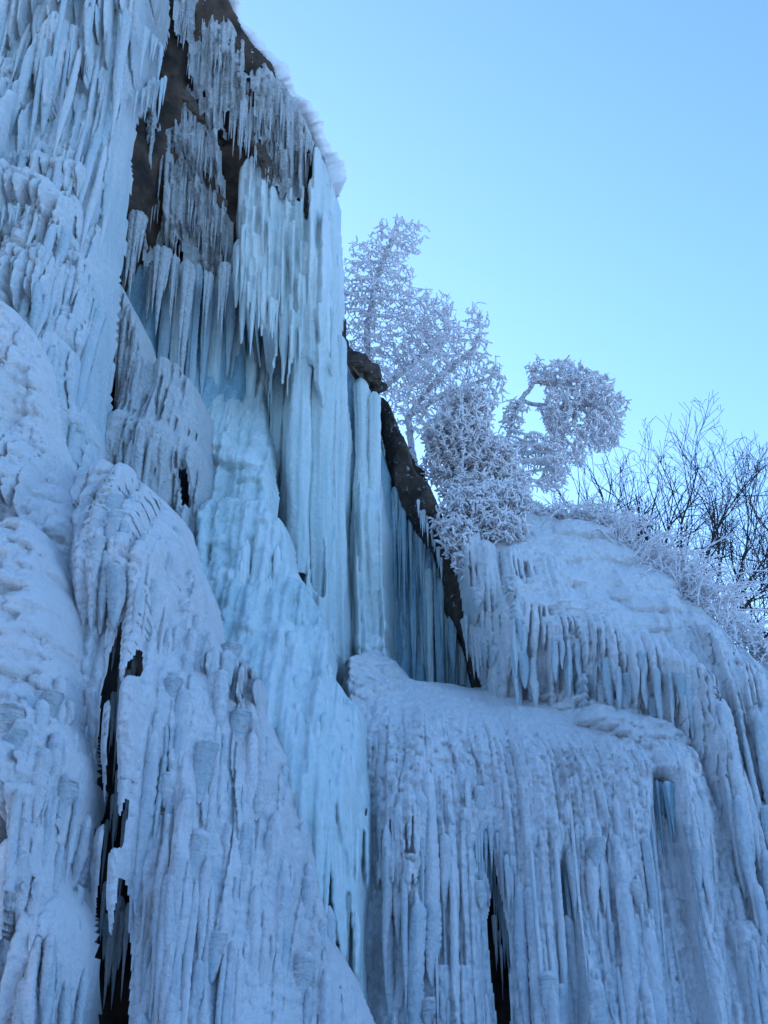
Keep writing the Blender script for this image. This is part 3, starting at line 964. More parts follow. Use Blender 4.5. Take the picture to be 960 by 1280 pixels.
fringe(OV, [(185, 175, 19.0), (215, 190, 19.0), (250, 220, 19.2), (280, 262, 19.5)], 30, (28, 75), (2, 4.2), 'grey', jy=14, sheet=ov, bundle=0.4)
fringe(OV, [(180, 220, 19.2), (215, 235, 19.3), (255, 262, 19.5), (290, 290, 19.8)], 32, (26, 70), (2, 4.4), 'grey', jy=18, sheet=ov, bundle=0.4)
fringe(OV, [(175, 265, 19.4), (220, 275, 19.6), (262, 300, 19.8), (292, 310, 20.0)], 22, (26, 75), (2, 4.6), 'grey', jy=18, sheet=ov, bundle=0.4)
for p in [(205, 308, 19.3, 112, 13), (172, 268, 19.2, 110, 14), (238, 330, 19.6, 170, 15), (262, 340, 19.8, 75, 8), (190, 330, 19.5, 70, 9), (220, 320, 19.5, 90, 8), (282, 330, 19.9, 90, 9), (160, 300, 19.3, 80, 8)]:
    hang(OV, p[0], p[1], p[2], p[3], p[4], 'grey', 'bundle')

# ------------------------------------------------------------------ alcove: blue curtain at the back, tall curtain in front
AC = thing('ice_curtain', 'deep blue smooth ice curtain lining the back of the alcove under the overhang', 'ice curtain')
s = Sheet([(150, 240, 20.4), (300, 240, 20.8), (420, 240, 21.4), (160, 420, 20.2), (250, 420, 21.2), (350, 420, 21.6), (430, 420, 22.0), (200, 600, 19.6), (300, 600, 21.0), (430, 600, 22.3),
           (500, 600, 23.2), (560, 700, 23.6), (300, 760, 20.2), (430, 780, 22.4), (500, 840, 23.2), (600, 860, 23.6), (250, 900, 19.0), (430, 940, 21.8)],
          [(185, 300), (240, 290), (300, 230), (360, 200), (415, 230), (424, 430), (440, 470), (470, 520), (492, 600), (520, 650), (548, 700), (575, 790), (600, 880), (420, 960), (240, 900), (140, 640), (140, 430)],
          dx=0.03, dz=0.04, seed=9, edge=8, edged=0.2, fold=0.16, fold_w=0.8, frost=0.3)
s.flutes(0.42, 0.4, 4.5, frost=(0.0, 0.5), tip=0.4)
s.flutes(0.13, 0.1, 2.0, bow=0.3, frost=(0.0, 0.5))
s.blur(2); s.rough(0.006, 8)
s.build('ice_sheet', M_DEEP, AC)
fringe(AC, [(492, 612, 22.6), (515, 650, 22.7), (540, 695, 22.8), (560, 745, 22.9), (572, 790, 23.0)], 20, (70, 150), (3.0, 5.5), 'deep', bundle=0.3)
for (x0, y0, x1, y1, Yc, r0, r1, tp) in [(248, 330, 248, 560, 20.2, 7, 6, False), (262, 350, 263, 500, 20.4, 6, 5, True), (276, 330, 277, 600, 20.7, 9, 8, False), (292, 340, 293, 470, 20.6, 7, 5, True),
                                        (300, 350, 302, 640, 21.0, 8, 9, False), (230, 330, 229, 500, 19.9, 9, 7, False), (214, 330, 213, 480, 19.8, 7, 6, False), (316, 380, 318, 660, 21.2, 8, 9, False)]:
    column(AC, x0, y0, x1, y1, Yc, r0, r1, M_CYAN if r0 > 7 else M_BLUE, 0.35, tp, 0.06)
for k in range(16):
    q = k / 15
    x = 488 + 84 * q + rng.normal() * 3
    y0 = 612 + 165 * q
    column(AC, x, y0, x + 2, 850 + rng.random() * 10, 22.7 + rng.random() * 0.4, 4 + 3 * rng.random(), 3 + 3 * rng.random(), M_DEEP if k % 3 else M_CYAN, 0.35, tipped=rng.random() < 0.5, knob=0.04)

FC = thing('ice_curtain', 'tall pale curtain of fused hanging columns at the open edge of the alcove', 'ice curtain')
s = Sheet([(290, 180, 20.3), (360, 190, 20.3), (425, 215, 20.6), (290, 300, 19.9), (360, 320, 20.0), (428, 330, 20.5), (300, 500, 20.3), (370, 500, 20.3), (432, 500, 20.8), (340, 700, 20.5),
           (400, 700, 20.6), (445, 700, 21.2), (400, 860, 20.4), (445, 860, 21.0)],
          [(290, 230), (310, 195), (330, 200), (345, 190), (362, 185), (372, 200), (385, 190), (398, 180), (412, 190), (424, 232), (427, 300), (430, 430), (438, 520), (441, 640), (440, 760), (442, 830), (425, 880),
           (370, 860), (330, 700), (318, 560), (330, 440), (300, 420), (290, 330)],
          seed=11, edge=20, edged=0.9, fold=0.15, fold_w=0.6, frost=0.45, jit=2)
s.hole([(300, 395), (318, 390), (332, 430), (352, 400), (372, 445), (392, 470), (400, 520), (398, 640), (380, 760), (320, 760), (290, 500)], 0.6)
s.hole([(372, 215), (384, 205), (393, 230), (392, 285), (382, 290), (374, 262)], 0.6)
s.hole([(392, 640), (402, 660), (404, 760), (394, 740)], 0.6)
s.hole([(410, 380), (416, 380), (418, 520), (412, 520)], 0.6)
s.flutes(0.34, 0.36, 4.0, frost=(0.3, 0.85), tip=0.7)
s.flutes(0.11, 0.12, 1.6, bow=0.35, frost=(0.3, 0.9), tip=0.7)
s.ribs(P4(285, 200, 445, 430), 60, r=(0.04, 0.1), L=(0.8, 2.8), bead=0.08, frost=(0.5, 1.0), tip=0.8, level=0.3)
s.stain([(300, 190), (340, 190), (345, 250), (310, 260)], 0.4)
s.blur(2); s.pillows(0.11, 0.2, 0.025, drop=0.3); s.rough(0.01, 10)
s.build('ice_sheet', M_CYAN, FC)
for (x0, y0, x1, y1, Y, r0, r1, tp) in [(312, 250, 314, 430, 19.9, 11, 6, True), (336, 240, 337, 420, 19.8, 14, 6, True), (362, 270, 366, 480, 20.0, 13, 7, True), (300, 300, 300, 385, 19.9, 9, 5, True),
                                        (383, 300, 386, 720, 20.2, 14, 12, False), (352, 380, 360, 640, 20.9, 10, 9, True), (372, 420, 378, 800, 20.8, 15, 14, False), (408, 260, 414, 820, 20.4, 13, 13, False),
                                        (425, 420, 433, 830, 20.9, 8, 11, False), (396, 500, 402, 860, 20.6, 10, 12, False), (330, 420, 338, 640, 21.3, 9, 8, True), (320, 360, 323, 560, 21.0, 7, 6, True)]:
    column(FC, x0, y0, x1, y1, Y, r0, r1, M_CYAN, 0.5, tp, 0.06)
fringe(FC, [(296, 330, 19.8), (340, 360, 19.8), (392, 380, 20.0), (424, 390, 20.3)], 16, (40, 110), (3, 6), 'cyan', jy=60, bundle=0.4)

RC = thing('ice_column', 'pale ribbed ice column capped with brown rock between alcove and leaning frosted rock', 'ice column')
s = Sheet([(432, 455, 21.8), (460, 455, 21.7), (485, 520, 22.3), (432, 640, 21.6), (465, 640, 21.3), (495, 640, 22.2), (435, 840, 21.2), (465, 840, 21.0), (500, 840, 22.0)],
          [(438, 468), (450, 458), (463, 462), (474, 490), (482, 540), (488, 620), (490, 700), (494, 800), (498, 850), (440, 850), (436, 700), (433, 560)],
          seed=13, edge=16, edged=0.7, fold=0.1, fold_w=0.4, frost=0.55, jit=2)
s.flutes(0.28, 0.3, 4.0, frost=(0.3, 0.8))
s.flutes(0.09, 0.1, 1.4, bow=0.35, frost=(0.4, 0.9))
s.lobes(P4(440, 800, 500, 850), 20, r=(0.1, 0.2), p=(0.08, 0.2))
s.blur(1); s.rough(0.01, 10)
s.build('ice_sheet', M_CYAN, RC)
for (x0, y0, x1, y1, r0, r1) in [(452, 474, 460, 890, 8, 11), (468, 490, 480, 890, 7, 11)]:
    column(RC, x0, y0, x1, y1, 21.75, r0, r1, M_CYAN, 0.6, False, 0.06)
beam_rock('rock_cap', [(427, 440, 21.6), (445, 448, 21.5), (462, 462, 21.7), (476, 490, 22.1)], 0.15, M_ROCK2, RC)

# leaning dark rock beside the recess
RB = thing('rock_buttress', 'dark frost-flecked rock buttress leaning over the blue recess of the alcove', 'rock')
s = Sheet([(478, 490, 22.4), (530, 560, 22.0), (490, 600, 22.6), (545, 640, 21.8), (540, 720, 22.6), (575, 700, 21.8), (575, 860, 22.9), (620, 860, 22.0), (560, 560, 22.0)],
          [(462, 470), (478, 486), (494, 503), (507, 533), (522, 560), (527, 580), (546, 600), (560, 640), (600, 660), (625, 780), (625, 872), (590, 868), (575, 800), (556, 745), (543, 690), (520, 655), (496, 630), (486, 600), (488, 560)],
          dx=0.03, dz=0.03, seed=15, edge=10, edged=0.5, fold=0.0)
bl = np.floor(vnoise(s.X * 3.0 + s.Z, s.Z * 2.0, 171) * 5) / 5
s.H = 0.3 * bl + 0.25 * fbm(s.X * 2.5, s.Z * 2.5, 172, 5)
s.build('rock_face', M_ROCK2, RB)
fringe(RB, [(522, 625, 21.7), (540, 665, 21.9), (552, 700, 22.0)], 8, (14, 32), (1.6, 3), 'blue')

# ------------------------------------------------------------------ grey lumpy ice columns under the overhang
GC = thing('ice_column', 'lumpy grey ice pillar standing under the overhang between ice wall and blue alcove', 'ice column')
s = Sheet([(150, 350, 18.6), (200, 440, 18.4), (262, 500, 19.2), (140, 500, 18.2), (190, 560, 17.7), (262, 640, 18.6), (140, 640, 17.6), (230, 740, 17.3), (290, 760, 18.0), (150, 760, 17.0)],
          [(146, 352), (165, 372), (188, 402), (196, 440), (205, 468), (232, 466), (258, 500), (264, 560), (263, 640), (265, 740), (255, 760), (130, 700), (131, 560), (136, 470), (143, 400)],
          seed=17, edge=14, edged=0.8, fold=0.14, fold_w=0.6, frost=0.45)
s.hole([(134, 450), (148, 455), (150, 500), (146, 545), (134, 550)], 0.6)
s.flutes(0.26, 0.25, 2.4, frost=(0.2, 0.7))
for b in [(160, 362, 34, 90), (182, 398, 30, 110), (150, 400, 26, 150), (178, 448, 44, 140), (225, 466, 58, 170), (245, 490, 36, 190), (160, 530, 50, 130), (205, 540, 44, 150), (240, 560, 40, 160), (190, 600, 50, 130)]:
    s.bell(*b, P=0.18 + 0.004 * b[2], ribw=0.1, frost=0.5 + 0.3 * rng.random())
s.stain([(135, 440), (150, 440), (152, 600), (180, 650), (200, 640), (190, 560), (150, 600), (130, 600)], 0.6)
s.hole([(228, 608), (238, 605), (243, 650), (234, 655)], 0.6)
s.flutes(0.085, 0.08, 1.0, bow=0.35, frost=(0.3, 0.8), bead=0.2)
s.pillows(0.12, 0.16, 0.04)
s.rough(0.02, 8); s.blur(1)
s.build('ice_sheet', M_GREY, GC)
strands(GC, s, [(150, 380), (200, 460), (255, 510), (255, 600), (150, 600)], 24, (60, 160), (4, 8), 'grey', 808)
fringe(GC, [(142, 420, 17.9), (158, 440, 17.8), (165, 470, 17.7)], 7, (40, 90), (3, 5), 'grey', bundle=0.4)
fringe(GC, [(215, 540, 17.9), (240, 560, 18.1), (258, 580, 18.3)], 6, (50, 100), (3, 5), 'grey', bundle=0.4)

# ------------------------------------------------------------------ cyan flow in the middle
CF = thing('frozen_cascade', 'smooth cyan frozen cascade bulging down the middle in rounded steps', 'ice cascade')
s = Sheet([(250, 420, 22.2), (330, 420, 22.4), (250, 500, 20.9), (330, 500, 21.2), (255, 620, 19.6), (340, 620, 19.2), (270, 740, 18.1), (390, 740, 18.6), (330, 820, 17.3), (420, 810, 18.6), (360, 900, 16.5), (450, 900, 17.9), (400, 1000, 16.1),
           (465, 1000, 17.2), (420, 1280, 15.6), (470, 1280, 16.6), (330, 1280, 15.4), (300, 1000, 16.0), (400, 1600, 15.4), (470, 1600, 16.3)],
          [(245, 420), (300, 410), (334, 440), (340, 540), (344, 600), (346, 640), (370, 680), (378, 720), (396, 752), (412, 780), (424, 810), (424, 850), (444, 880), (462, 910), (468, 980), (470, 1100), (462, 1190), (464, 1300), (470, 1600),
           (280, 1600), (280, 1000), (245, 760), (250, 600)], seed=19, edge=12, edged=0.35, fold=0.12, fold_w=0.7, frost=0.35)
s.flutes(0.34, 0.22, 2.0, frost=(0.1, 0.6))
for b in [(325, 640, 66, 160), (352, 655, 60, 160), (285, 640, 80, 150), (305, 735, 80, 130), (268, 720, 60, 90), (378, 735, 60, 150), (345, 735, 70, 150),
          (398, 785, 56, 130), (325, 800, 90, 130), (390, 795, 96, 420), (430, 850, 70, 460), (400, 900, 100, 520), (345, 880, 60, 120), (355, 850, 60, 90)]:
    s.bell(*b, P=0.2 + 0.005 * b[2], ribw=0.16 + 0.1 * rng.random(), frost=0.2 + 0.4 * rng.random(), ragged=0.25, bead=0.0, dome=0.9)
s.lobes([(255, 560), (340, 600), (420, 790), (420, 870), (330, 870), (260, 740)], 30, r=(0.16, 0.45), p=(0.12, 0.34), asp=0.8, frost=(0.3, 0.8))
s.pillows(0.4, 0.3, 0.10, [(250, 560), (345, 600), (425, 800), (420, 860), (330, 860), (250, 740)], 20)
s.pillows(0.16, 0.14, 0.05, [(250, 560), (345, 600), (425, 800), (420, 860), (330, 860), (250, 740)], 20)
s.blur(1)
s.flutes(0.12, 0.1, 1.4, bow=0.38, frost=(0.1, 0.8))
s.pillows(0.1, 0.12, 0.03, drop=0.4)
s.rough(0.015, 9)
s.build('ice_sheet', M_CYAN, CF)
strands(CF, s, [(270, 620), (340, 640), (400, 800), (450, 930), (455, 1200), (370, 900), (290, 720)], 40, (60, 200), (4, 8), 'cyan', 807)

# ------------------------------------------------------------------ lower masses beside the wall
SM = thing('ice_mound', 'snow-crusted ice mound with soft knobbly ridges against the foot of the tall ice wall', 'ice mound')
s = Sheet([(-80, 340, 15.2), (20, 370, 15.0), (80, 560, 14.9), (-80, 480, 14.2), (40, 480, 14.5), (-80, 700, 13.2), (60, 640, 13.9), (110, 640, 14.8), (100, 760, 13.9), (-80, 800, 13.0)],
          [(-220, 320), (-80, 340), (0, 357), (18, 372), (40, 402), (58, 440), (68, 490), (80, 545), (90, 592), (105, 640), (118, 700), (125, 800), (60, 820), (-220, 800)],
          seed=21, dx=0.016, dz=0.022, edge=24, edged=0.5, fold=0.16, fold_w=0.5, frost=0.8)
s.flutes(0.3, 0.26, 1.6, bow=0.25, frost=(0.5, 1))
s.bell(20, 560, 100, 130, P=0.5, ribw=0.12, frost=0.9, bead=0.2, ragged=0.7)
s.pillows(0.28, 0.22, 0.2); s.pillows(0.12, 0.10, 0.09)
s.rough(0.02, 10)
s.build('ice_sheet', M_SNOWY, SM)
fringe(SM, [(-5, 610, 13.6), (30, 620, 13.7), (60, 640, 13.8)], 9, (30, 80), (3, 6), 'snowy', bundle=0.4)

PM = thing('ice_pillar', 'massive pillar of stacked snow pillows at the edge of the dark cleft', 'ice pillar')
s = Sheet([(-80, 630, 13.2), (40, 645, 13.0), (100, 740, 12.9), (30, 760, 12.2), (-80, 800, 11.9), (118, 900, 12.9), (50, 950, 11.9), (-80, 1000, 11.8), (115, 1100, 12.8), (60, 1150, 11.8), (-80, 1280, 11.8), (112, 1280, 12.7), (-80, 1600, 11.7), (112, 1600, 12.5)],
          [(-220, 620), (-80, 640), (10, 650), (40, 645), (66, 668), (82, 710), (98, 770), (108, 830), (116, 890), (117, 960), (112, 1020), (110, 1100), (112, 1180), (113, 1280), (114, 1600), (-220, 1600)],
          seed=23, dx=0.014, dz=0.02, edge=26, edged=0.5, fold=0.15, fold_w=0.6, frost=0.85)
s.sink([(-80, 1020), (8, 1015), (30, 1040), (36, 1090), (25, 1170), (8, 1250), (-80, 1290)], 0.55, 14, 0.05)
lowp = [(-260, 1000), (40, 960), (190, 930), (190, 1600), (-260, 1600)]
s.flutes(0.34, 0.3, 1.8, bow=0.25, poly=lowp, soft=40, frost=(0.6, 1)); s.flutes(0.13, 0.16, 1.0, poly=lowp, soft=40, bow=0.5, frost=(0.6, 1), bead=0.2)
for b in [(10, 940, 90, 120), (85, 1010, 60, 240), (60, 1000, 50, 160)]:
    s.bell(*b, P=0.5, ribw=0.12, frost=0.92, bead=0.3, ragged=0.7)
up = [(-260, 590), (120, 600), (170, 830), (170, 960), (120, 1010), (-260, 1010)]
s.pillows(0.42, 0.27, 0.36, up, 30, frost=0.95, skew=4.2)
s.pillows(0.2, 0.14, 0.14, up, 30, skew=4.2)
s.pillows(0.24, 0.26, 0.16, lowp, 30)
s.pillows(0.09, 0.08, 0.06)
s.rough(0.02, 10)
s.build('ice_sheet', M_SNOWY, PM)
strands(PM, s, [(40, 1000), (108, 930), (110, 1270), (40, 1270)], 30, (50, 170), (5, 15), 'snowy', 809, 0.6)
strands(PM, s, [(-10, 880), (100, 860), (105, 960), (-10, 960)], 22, (40, 130), (8, 18), 'snowy', 810, 0.6)
fringe(PM, [(-5, 1000, 11.8), (14, 1008, 11.8), (34, 1030, 11.8)], 7, (25, 60), (3, 6), 'snowy', bundle=0.3)
fringe(PM, [(104, 860, 12.8), (114, 960, 12.8), (112, 1060, 12.8)], 12, (30, 80), (3, 5), 'blue', jy=20, bundle=0.3)

DM = thing('ice_mound', 'large snow-domed ice mound split by a dark cleft with long beaded icicles', 'ice mound')
s = Sheet([(70, 615, 15.4), (135, 580, 15.3), (240, 660, 15.3), (130, 660, 14.2), (190, 720, 13.9), (290, 800, 15.2), (330, 850, 15.4), (110, 800, 13.7), (200, 880, 13.3), (290, 960, 14.1), (370, 960, 15.2), (400, 1020, 15.2),
           (110, 1000, 13.4), (200, 1100, 13.1), (300, 1150, 13.7), (400, 1150, 14.7), (460, 1280, 15.0), (110, 1280, 13.2), (220, 1280, 12.9), (330, 1280, 13.6), (110, 1600, 13.1), (240, 1600, 12.8), (470, 1600, 14.8)],
          [(78, 618), (98, 594), (120, 580), (138, 577), (168, 592), (208, 622), (236, 655), (250, 700), (272, 750), (284, 800), (292, 822), (318, 832), (330, 850), (334, 885), (352, 920), (374, 960), (395, 1005), (402, 1060),
           (408, 1110), (416, 1170), (440, 1215), (466, 1275), (475, 1600), (100, 1600), (104, 1280), (104, 1000), (104, 860), (98, 780), (88, 700)], seed=25, dx=0.014, dz=0.022, edge=16, edged=0.4, fold=0.14, fold_w=0.6, frost=0.75)
s.flutes(0.36, 0.28, 3.0, bow=0.2, frost=(0.4, 1))
s.flutes(0.17, 0.22, 2.0, bow=0.42, poly=[(60, 690), (250, 670), (310, 840), (420, 1010), (520, 1600), (60, 1600)], soft=50, frost=(0.3, 0.95), bead=0.2, bl=0.09)
s.hole([(146, 790), (158, 770), (180, 740), (186, 790), (190, 850), (182, 880), (176, 940), (172, 1010), (168, 1060), (170, 1130), (166, 1280), (166, 1330), (112, 1330), (110, 1190), (112, 1080), (126, 1020), (130, 950), (140, 880), (148, 840)], 0.6)
s.hole([(108, 770), (114, 780), (116, 800), (110, 805)], 0.6)
s.sink([(268, 1190), (278, 1200), (281, 1330), (268, 1330)], 0.2, 8, 0.1)
for b in [(305, 828, 64, 70)]:
    s.bell(*b, P=0.4, ribw=0.09, frost=0.85, bead=0.3, ragged=0.6, dome=0.8)
s.pillows(0.26, 0.24, 0.16, [(70, 600), (138, 570), (240, 640), (290, 800), (200, 770), (90, 730)], 50, frost=0.95)
s.pillows(0.15, 0.13, 0.085, [(200, 640), (260, 720), (300, 800), (330, 900), (300, 900), (250, 800), (180, 720), (90, 660)], 40, frost=0.9)
s.pillows(0.10, 0.12, 0.05, drop=0.3)
for (x, y, l, r) in [(170, 610, 200, 0.13), (195, 640, 210, 0.14), (188, 720, 150, 0.12), (150, 680, 130, 0.1), (128, 700, 100, 0.09), (165, 700, 90, 0.08), (205, 700, 150, 0.12), (178, 870, 170, 0.09), (150, 900, 120, 0.05), (140, 1050, 110, 0.07), (160, 1080, 100, 0.06)]:
    a = s.hit(x, y); b = s.hit(x, y + l)
    s.rib(a[0], a[2], a[2] - b[2], r, prot=0.25, bead=0.12, bl=0.13, frost=0.95, tip=0.5)
s.stain([(290, 835), (325, 850), (330, 960), (305, 960), (292, 900)], 0.7)
s.stain([(330, 890), (400, 1010), (420, 1280), (380, 1280), (330, 1000)], 0.3, 30)
s.stain([(230, 650), (300, 800), (330, 880), (280, 880), (220, 720)], 0.22, 30)
s.rough(0.02, 11)
s.build('ice_sheet', M_SNOWY, DM)
strands(DM, s, [(190, 740), (285, 800), (392, 1010), (440, 1230), (180, 1270), (180, 900)], 130, (40, 260), (2.5, 13), 'snowy', 801, 0.6)
strands(DM, s, [(100, 640), (170, 600), (250, 690), (190, 740), (110, 740)], 26, (60, 170), (6, 14), 'snowy', 802, 0.6)
fringe(DM, [(112, 740, 13.6), (150, 765, 13.5), (185, 745, 13.5)], 12, (35, 110), (3, 6), 'snowy', jy=30, bundle=0.4)
fringe(DM, [(140, 850, 13.6), (175, 850, 13.6)], 6, (60, 160), (3, 5), 'blue', jy=60, bundle=0.3)
fringe(DM, [(120, 1010, 13.5), (168, 1000, 13.5)], 7, (60, 140), (3, 6), 'blue', jy=60, bundle=0.3)
fringe(DM, [(118, 1140, 13.5), (166, 1130, 13.5)], 7, (60, 160), (4, 8), 'blue', jy=60, bundle=0.4)
fringe(DM, [(298, 838, 15.0), (328, 852, 15.2)], 7, (22, 60), (2.5, 4.5), 'blue', bundle=0.2)

# ------------------------------------------------------------------ ledge with its long curtain, upper mass
LC = thing('ice_curtain', 'broad beaded ice curtain falling from a snowy sloping ledge with a black slit', 'ice curtain')
s = Sheet([(425, 825, 19.6), (500, 850, 20.4), (620, 864, 20.9), (700, 866, 20.5), (800, 895, 19.6), (460, 900, 18.4), (560, 900, 18.9), (680, 910, 18.9), (780, 920, 18.6), (480, 980, 17.4), (580, 980, 17.6), (700, 970, 17.7),
           (820, 960, 17.8), (885, 960, 19.0), (430, 980, 18.0), (430, 1280, 17.5), (935, 1120, 18.9), (480, 1120, 16.9), (600, 1120, 17.0), (740, 1120, 17.1), (860, 1120, 17.5), (470, 1280, 16.7), (620, 1280, 16.7), (780, 1280, 16.8), (920, 1280, 17.4), (470, 1600, 16.5), (700, 1600, 16.5), (960, 1600, 17.2)],
          [(424, 822), (440, 815), (465, 808), (495, 820), (512, 845), (560, 853), (620, 860), (680, 866), (730, 868), (790, 885), (840, 908), (866, 930), (890, 970), (910, 1040), (925, 1130), (940, 1290), (960, 1600), (425, 1600), (430, 1290),
           (440, 1190), (440, 1080), (440, 980), (440, 910), (430, 870), (425, 850)], seed=27, dx=0.015, dz=0.024, edge=10, edged=0.25, fold=0.12, fold_w=0.6, frost=0.7)
s.hole([(607, 1050), (612, 1042), (617, 1075), (624, 1120), (634, 1180), (638, 1250), (640, 1340), (626, 1340), (620, 1240), (614, 1180), (613, 1120), (606, 1090)], 0.7)
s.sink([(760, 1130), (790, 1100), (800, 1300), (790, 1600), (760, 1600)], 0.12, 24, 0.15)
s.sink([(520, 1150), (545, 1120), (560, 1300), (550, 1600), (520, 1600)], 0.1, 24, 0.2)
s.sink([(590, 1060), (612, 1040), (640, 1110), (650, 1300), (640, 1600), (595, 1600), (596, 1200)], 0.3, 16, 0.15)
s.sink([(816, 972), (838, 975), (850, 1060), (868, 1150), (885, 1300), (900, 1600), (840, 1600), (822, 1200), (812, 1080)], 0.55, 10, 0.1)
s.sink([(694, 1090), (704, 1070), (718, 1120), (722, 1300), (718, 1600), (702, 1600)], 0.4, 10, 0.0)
cur = [(440, 920), (540, 900), (640, 925), (760, 930), (860, 940), (890, 1040), (940, 1600), (455, 1600)]
s.flutes(0.4, 0.26, 2.6, bow=0.15, poly=cur, soft=40, frost=(0.5, 0.95))
s.flutes(0.15, 0.2, 2.4, bow=0.42, poly=cur, soft=30, frost=(0.35, 0.95), bead=0.28, bl=0.11)
s.flutes(0.07, 0.06, 0.9, bow=0.4, poly=cur, soft=30, frost=(0.35, 0.95), bead=0.25, bl=0.08)
s.pillows(0.19, 0.15, 0.13, [(435, 900), (540, 885), (650, 915), (860, 930), (870, 990), (640, 1010), (440, 1020)], 40, frost=0.92)
s.pillows(0.10, 0.09, 0.07, [(435, 890), (540, 880), (860, 920), (890, 1080), (440, 1120)], 60)
s.pillows(0.10, 0.11, 0.05, drop=0.35)
for b in [(500, 1000, 60, 110), (495, 1070, 56, 60)]:
    s.bell(*b, P=0.22, ribw=0.1, frost=0.85, bead=0.3, ragged=0.5)
s.lobes([(680, 862), (740, 866), (800, 890), (850, 920), (830, 945), (760, 915), (690, 880)], 70, r=(0.14, 0.4), p=(0.1, 0.34), asp=0.6, frost=(0.95, 1))
s.lobes([(790, 900), (860, 925), (880, 985), (830, 960), (800, 930)], 40, r=(0.1, 0.22), p=(0.08, 0.2), asp=0.8, frost=(0.95, 1))
s.lobes([(430, 825), (500, 830), (500, 860), (450, 880)], 40, r=(0.08, 0.16), p=(0.05, 0.14), frost=(0.9, 1))
# the big tilted tongue at the end of the ledge
s.tongue([(806, 920), (834, 948), (850, 980), (860, 1040), (870, 1120), (882, 1200), (892, 1290)], 22, 8, 0.5)
tp = [(800, 930), (890, 935), (945, 1300), (840, 1300)]
s.flutes(0.14, 0.1, 1.0, bow=0.3, poly=tp, soft=14, frost=(0.7, 1), bead=0.3, bl=0.12)
s.pillows(0.13, 0.12, 0.08, tp, 14, frost=0.95)
s.stain([(690, 920), (760, 925), (770, 1060), (700, 1060)], 0.22, 30)
s.stain([(455, 1180), (480, 1180), (480, 1300), (455, 1300)], 0.5, 14)
s.stain([(684, 950), (720, 945), (722, 1050), (696, 1060)], 0.6)
s.stain([(560, 960), (610, 960), (608, 1040), (590, 1040)], 0.25)
s.rough(0.02, 11)
s.set_frost([(425, 815), (620, 858), (865, 912), (850, 938), (640, 922), (440, 905)], 1.0, 20)
s.build('ice_sheet', M_SNOWY, LC)
strands(LC, s, [(470, 960), (640, 950), (810, 955), (812, 1250), (640, 1270), (480, 1270)], 120, (30, 240), (2.2, 11.5), 'snowy', 803, 0.55)
strands(LC, s, [(838, 965), (866, 970), (900, 1240), (880, 1240)], 34, (30, 110), (3.5, 8), 'snowy', 811)
fringe(LC, [(596, 1035, 0), (612, 1036, 0), (626, 1060, 0), (640, 1100, 0)], 12, (40, 110), (2.6, 5), 'blue', jy=20, bundle=0.2, sheet=s)
fringe(LC, [(790, 985, 0), (815, 1000, 0)], 8, (50, 120), (3, 5.5), 'snowy', jy=30, bundle=0.3, sheet=s)
fringe(LC, [(606, 1040, 17.35), (626, 1110, 17.35), (640, 1180, 17.35)], 9, (50, 130), (2.5, 5.5), 'deep', jy=20, bundle=0.3)
fringe(LC, [(614, 1150, 17.3), (636, 1220, 17.3)], 4, (40, 90), (2, 4), 'blue', jy=40, bundle=0.3)
fringe(LC, [(818, 978, 0), (840, 980, 0)], 4, (60, 160), (4, 7), 'deep', bundle=0.4, sheet=s)

UM = thing('ice_mound', 'broad snow-blanketed ice shoulder with short fluted curtains below the frosted trees', 'ice mound')
s = Sheet([(548, 640, 22.0), (600, 625, 21.9), (660, 640, 22.4), (720, 650, 22.3), (780, 685, 21.8), (840, 725, 21.3), (900, 780, 20.7), (960, 835, 20.2), (1080, 900, 19.8), (570, 720, 21.4), (640, 720, 20.9), (700, 730, 20.7),
           (780, 760, 20.2), (860, 790, 19.8), (940, 850, 19.4), (590, 800, 21.0), (640, 790, 20.2), (720, 800, 20.0), (800, 830, 19.5), (880, 850, 19.0), (600, 870, 20.9), (700, 880, 20.1), (800, 900, 19.5), (600, 910, 20.9), (700, 920, 20.2), (800, 945, 19.6), (880, 950, 18.6), (960, 950, 18.8),
           (900, 1100, 18.0), (1000, 1100, 18.2), (930, 1280, 17.5), (1080, 1280, 17.8), (920, 1600, 17.3), (1080, 1600, 17.5), (1420, 1000, 19.9), (1420, 1280, 18.6), (1420, 1600, 18.2)],
          [(560, 655), (566, 622), (584, 606), (612, 604), (650, 625), (690, 640), (735, 652), (775, 672), (815, 702), (850, 735), (885, 762), (920, 790), (960, 828), (1080, 890), (1420, 990), (1420, 1600), (900, 1600), (890, 1290), (888, 1130), (880, 1000),
           (868, 985), (840, 960), (800, 940), (740, 920), (690, 912), (640, 908), (608, 900), (602, 850), (590, 800), (576, 730)], seed=29, dx=0.018, dz=0.026, edge=12, edged=0.4, fold=0.12, fold_w=0.7, frost=0.85)
s.swell([(610, 760), (640, 740), (780, 770), (850, 850), (800, 870), (700, 850), (620, 845)], 0.3, 30)
s.ribs([(560, 690), (640, 720), (640, 780), (770, 800), (880, 860), (900, 960), (820, 930), (600, 870)], 40, r=(0.05, 0.12), L=(0.5, 1.6), bead=0.2, bl=0.14, frost=(0.3, 0.9), level=0.3)
rp = [(830, 770), (1080, 880), (1460, 980), (1460, 1600), (880, 1600), (870, 980)]
s.flutes(0.38, 0.26, 2.6, bow=0.15, poly=rp, soft=40, frost=(0.3, 0.95)); s.flutes(0.14, 0.14, 1.6, bow=0.38, poly=rp, soft=40, frost=(0.4, 0.95), bead=0.25)
fp = [(555, 690), (640, 700), (650, 790), (770, 800), (880, 860), (900, 960), (820, 930), (590, 880)]
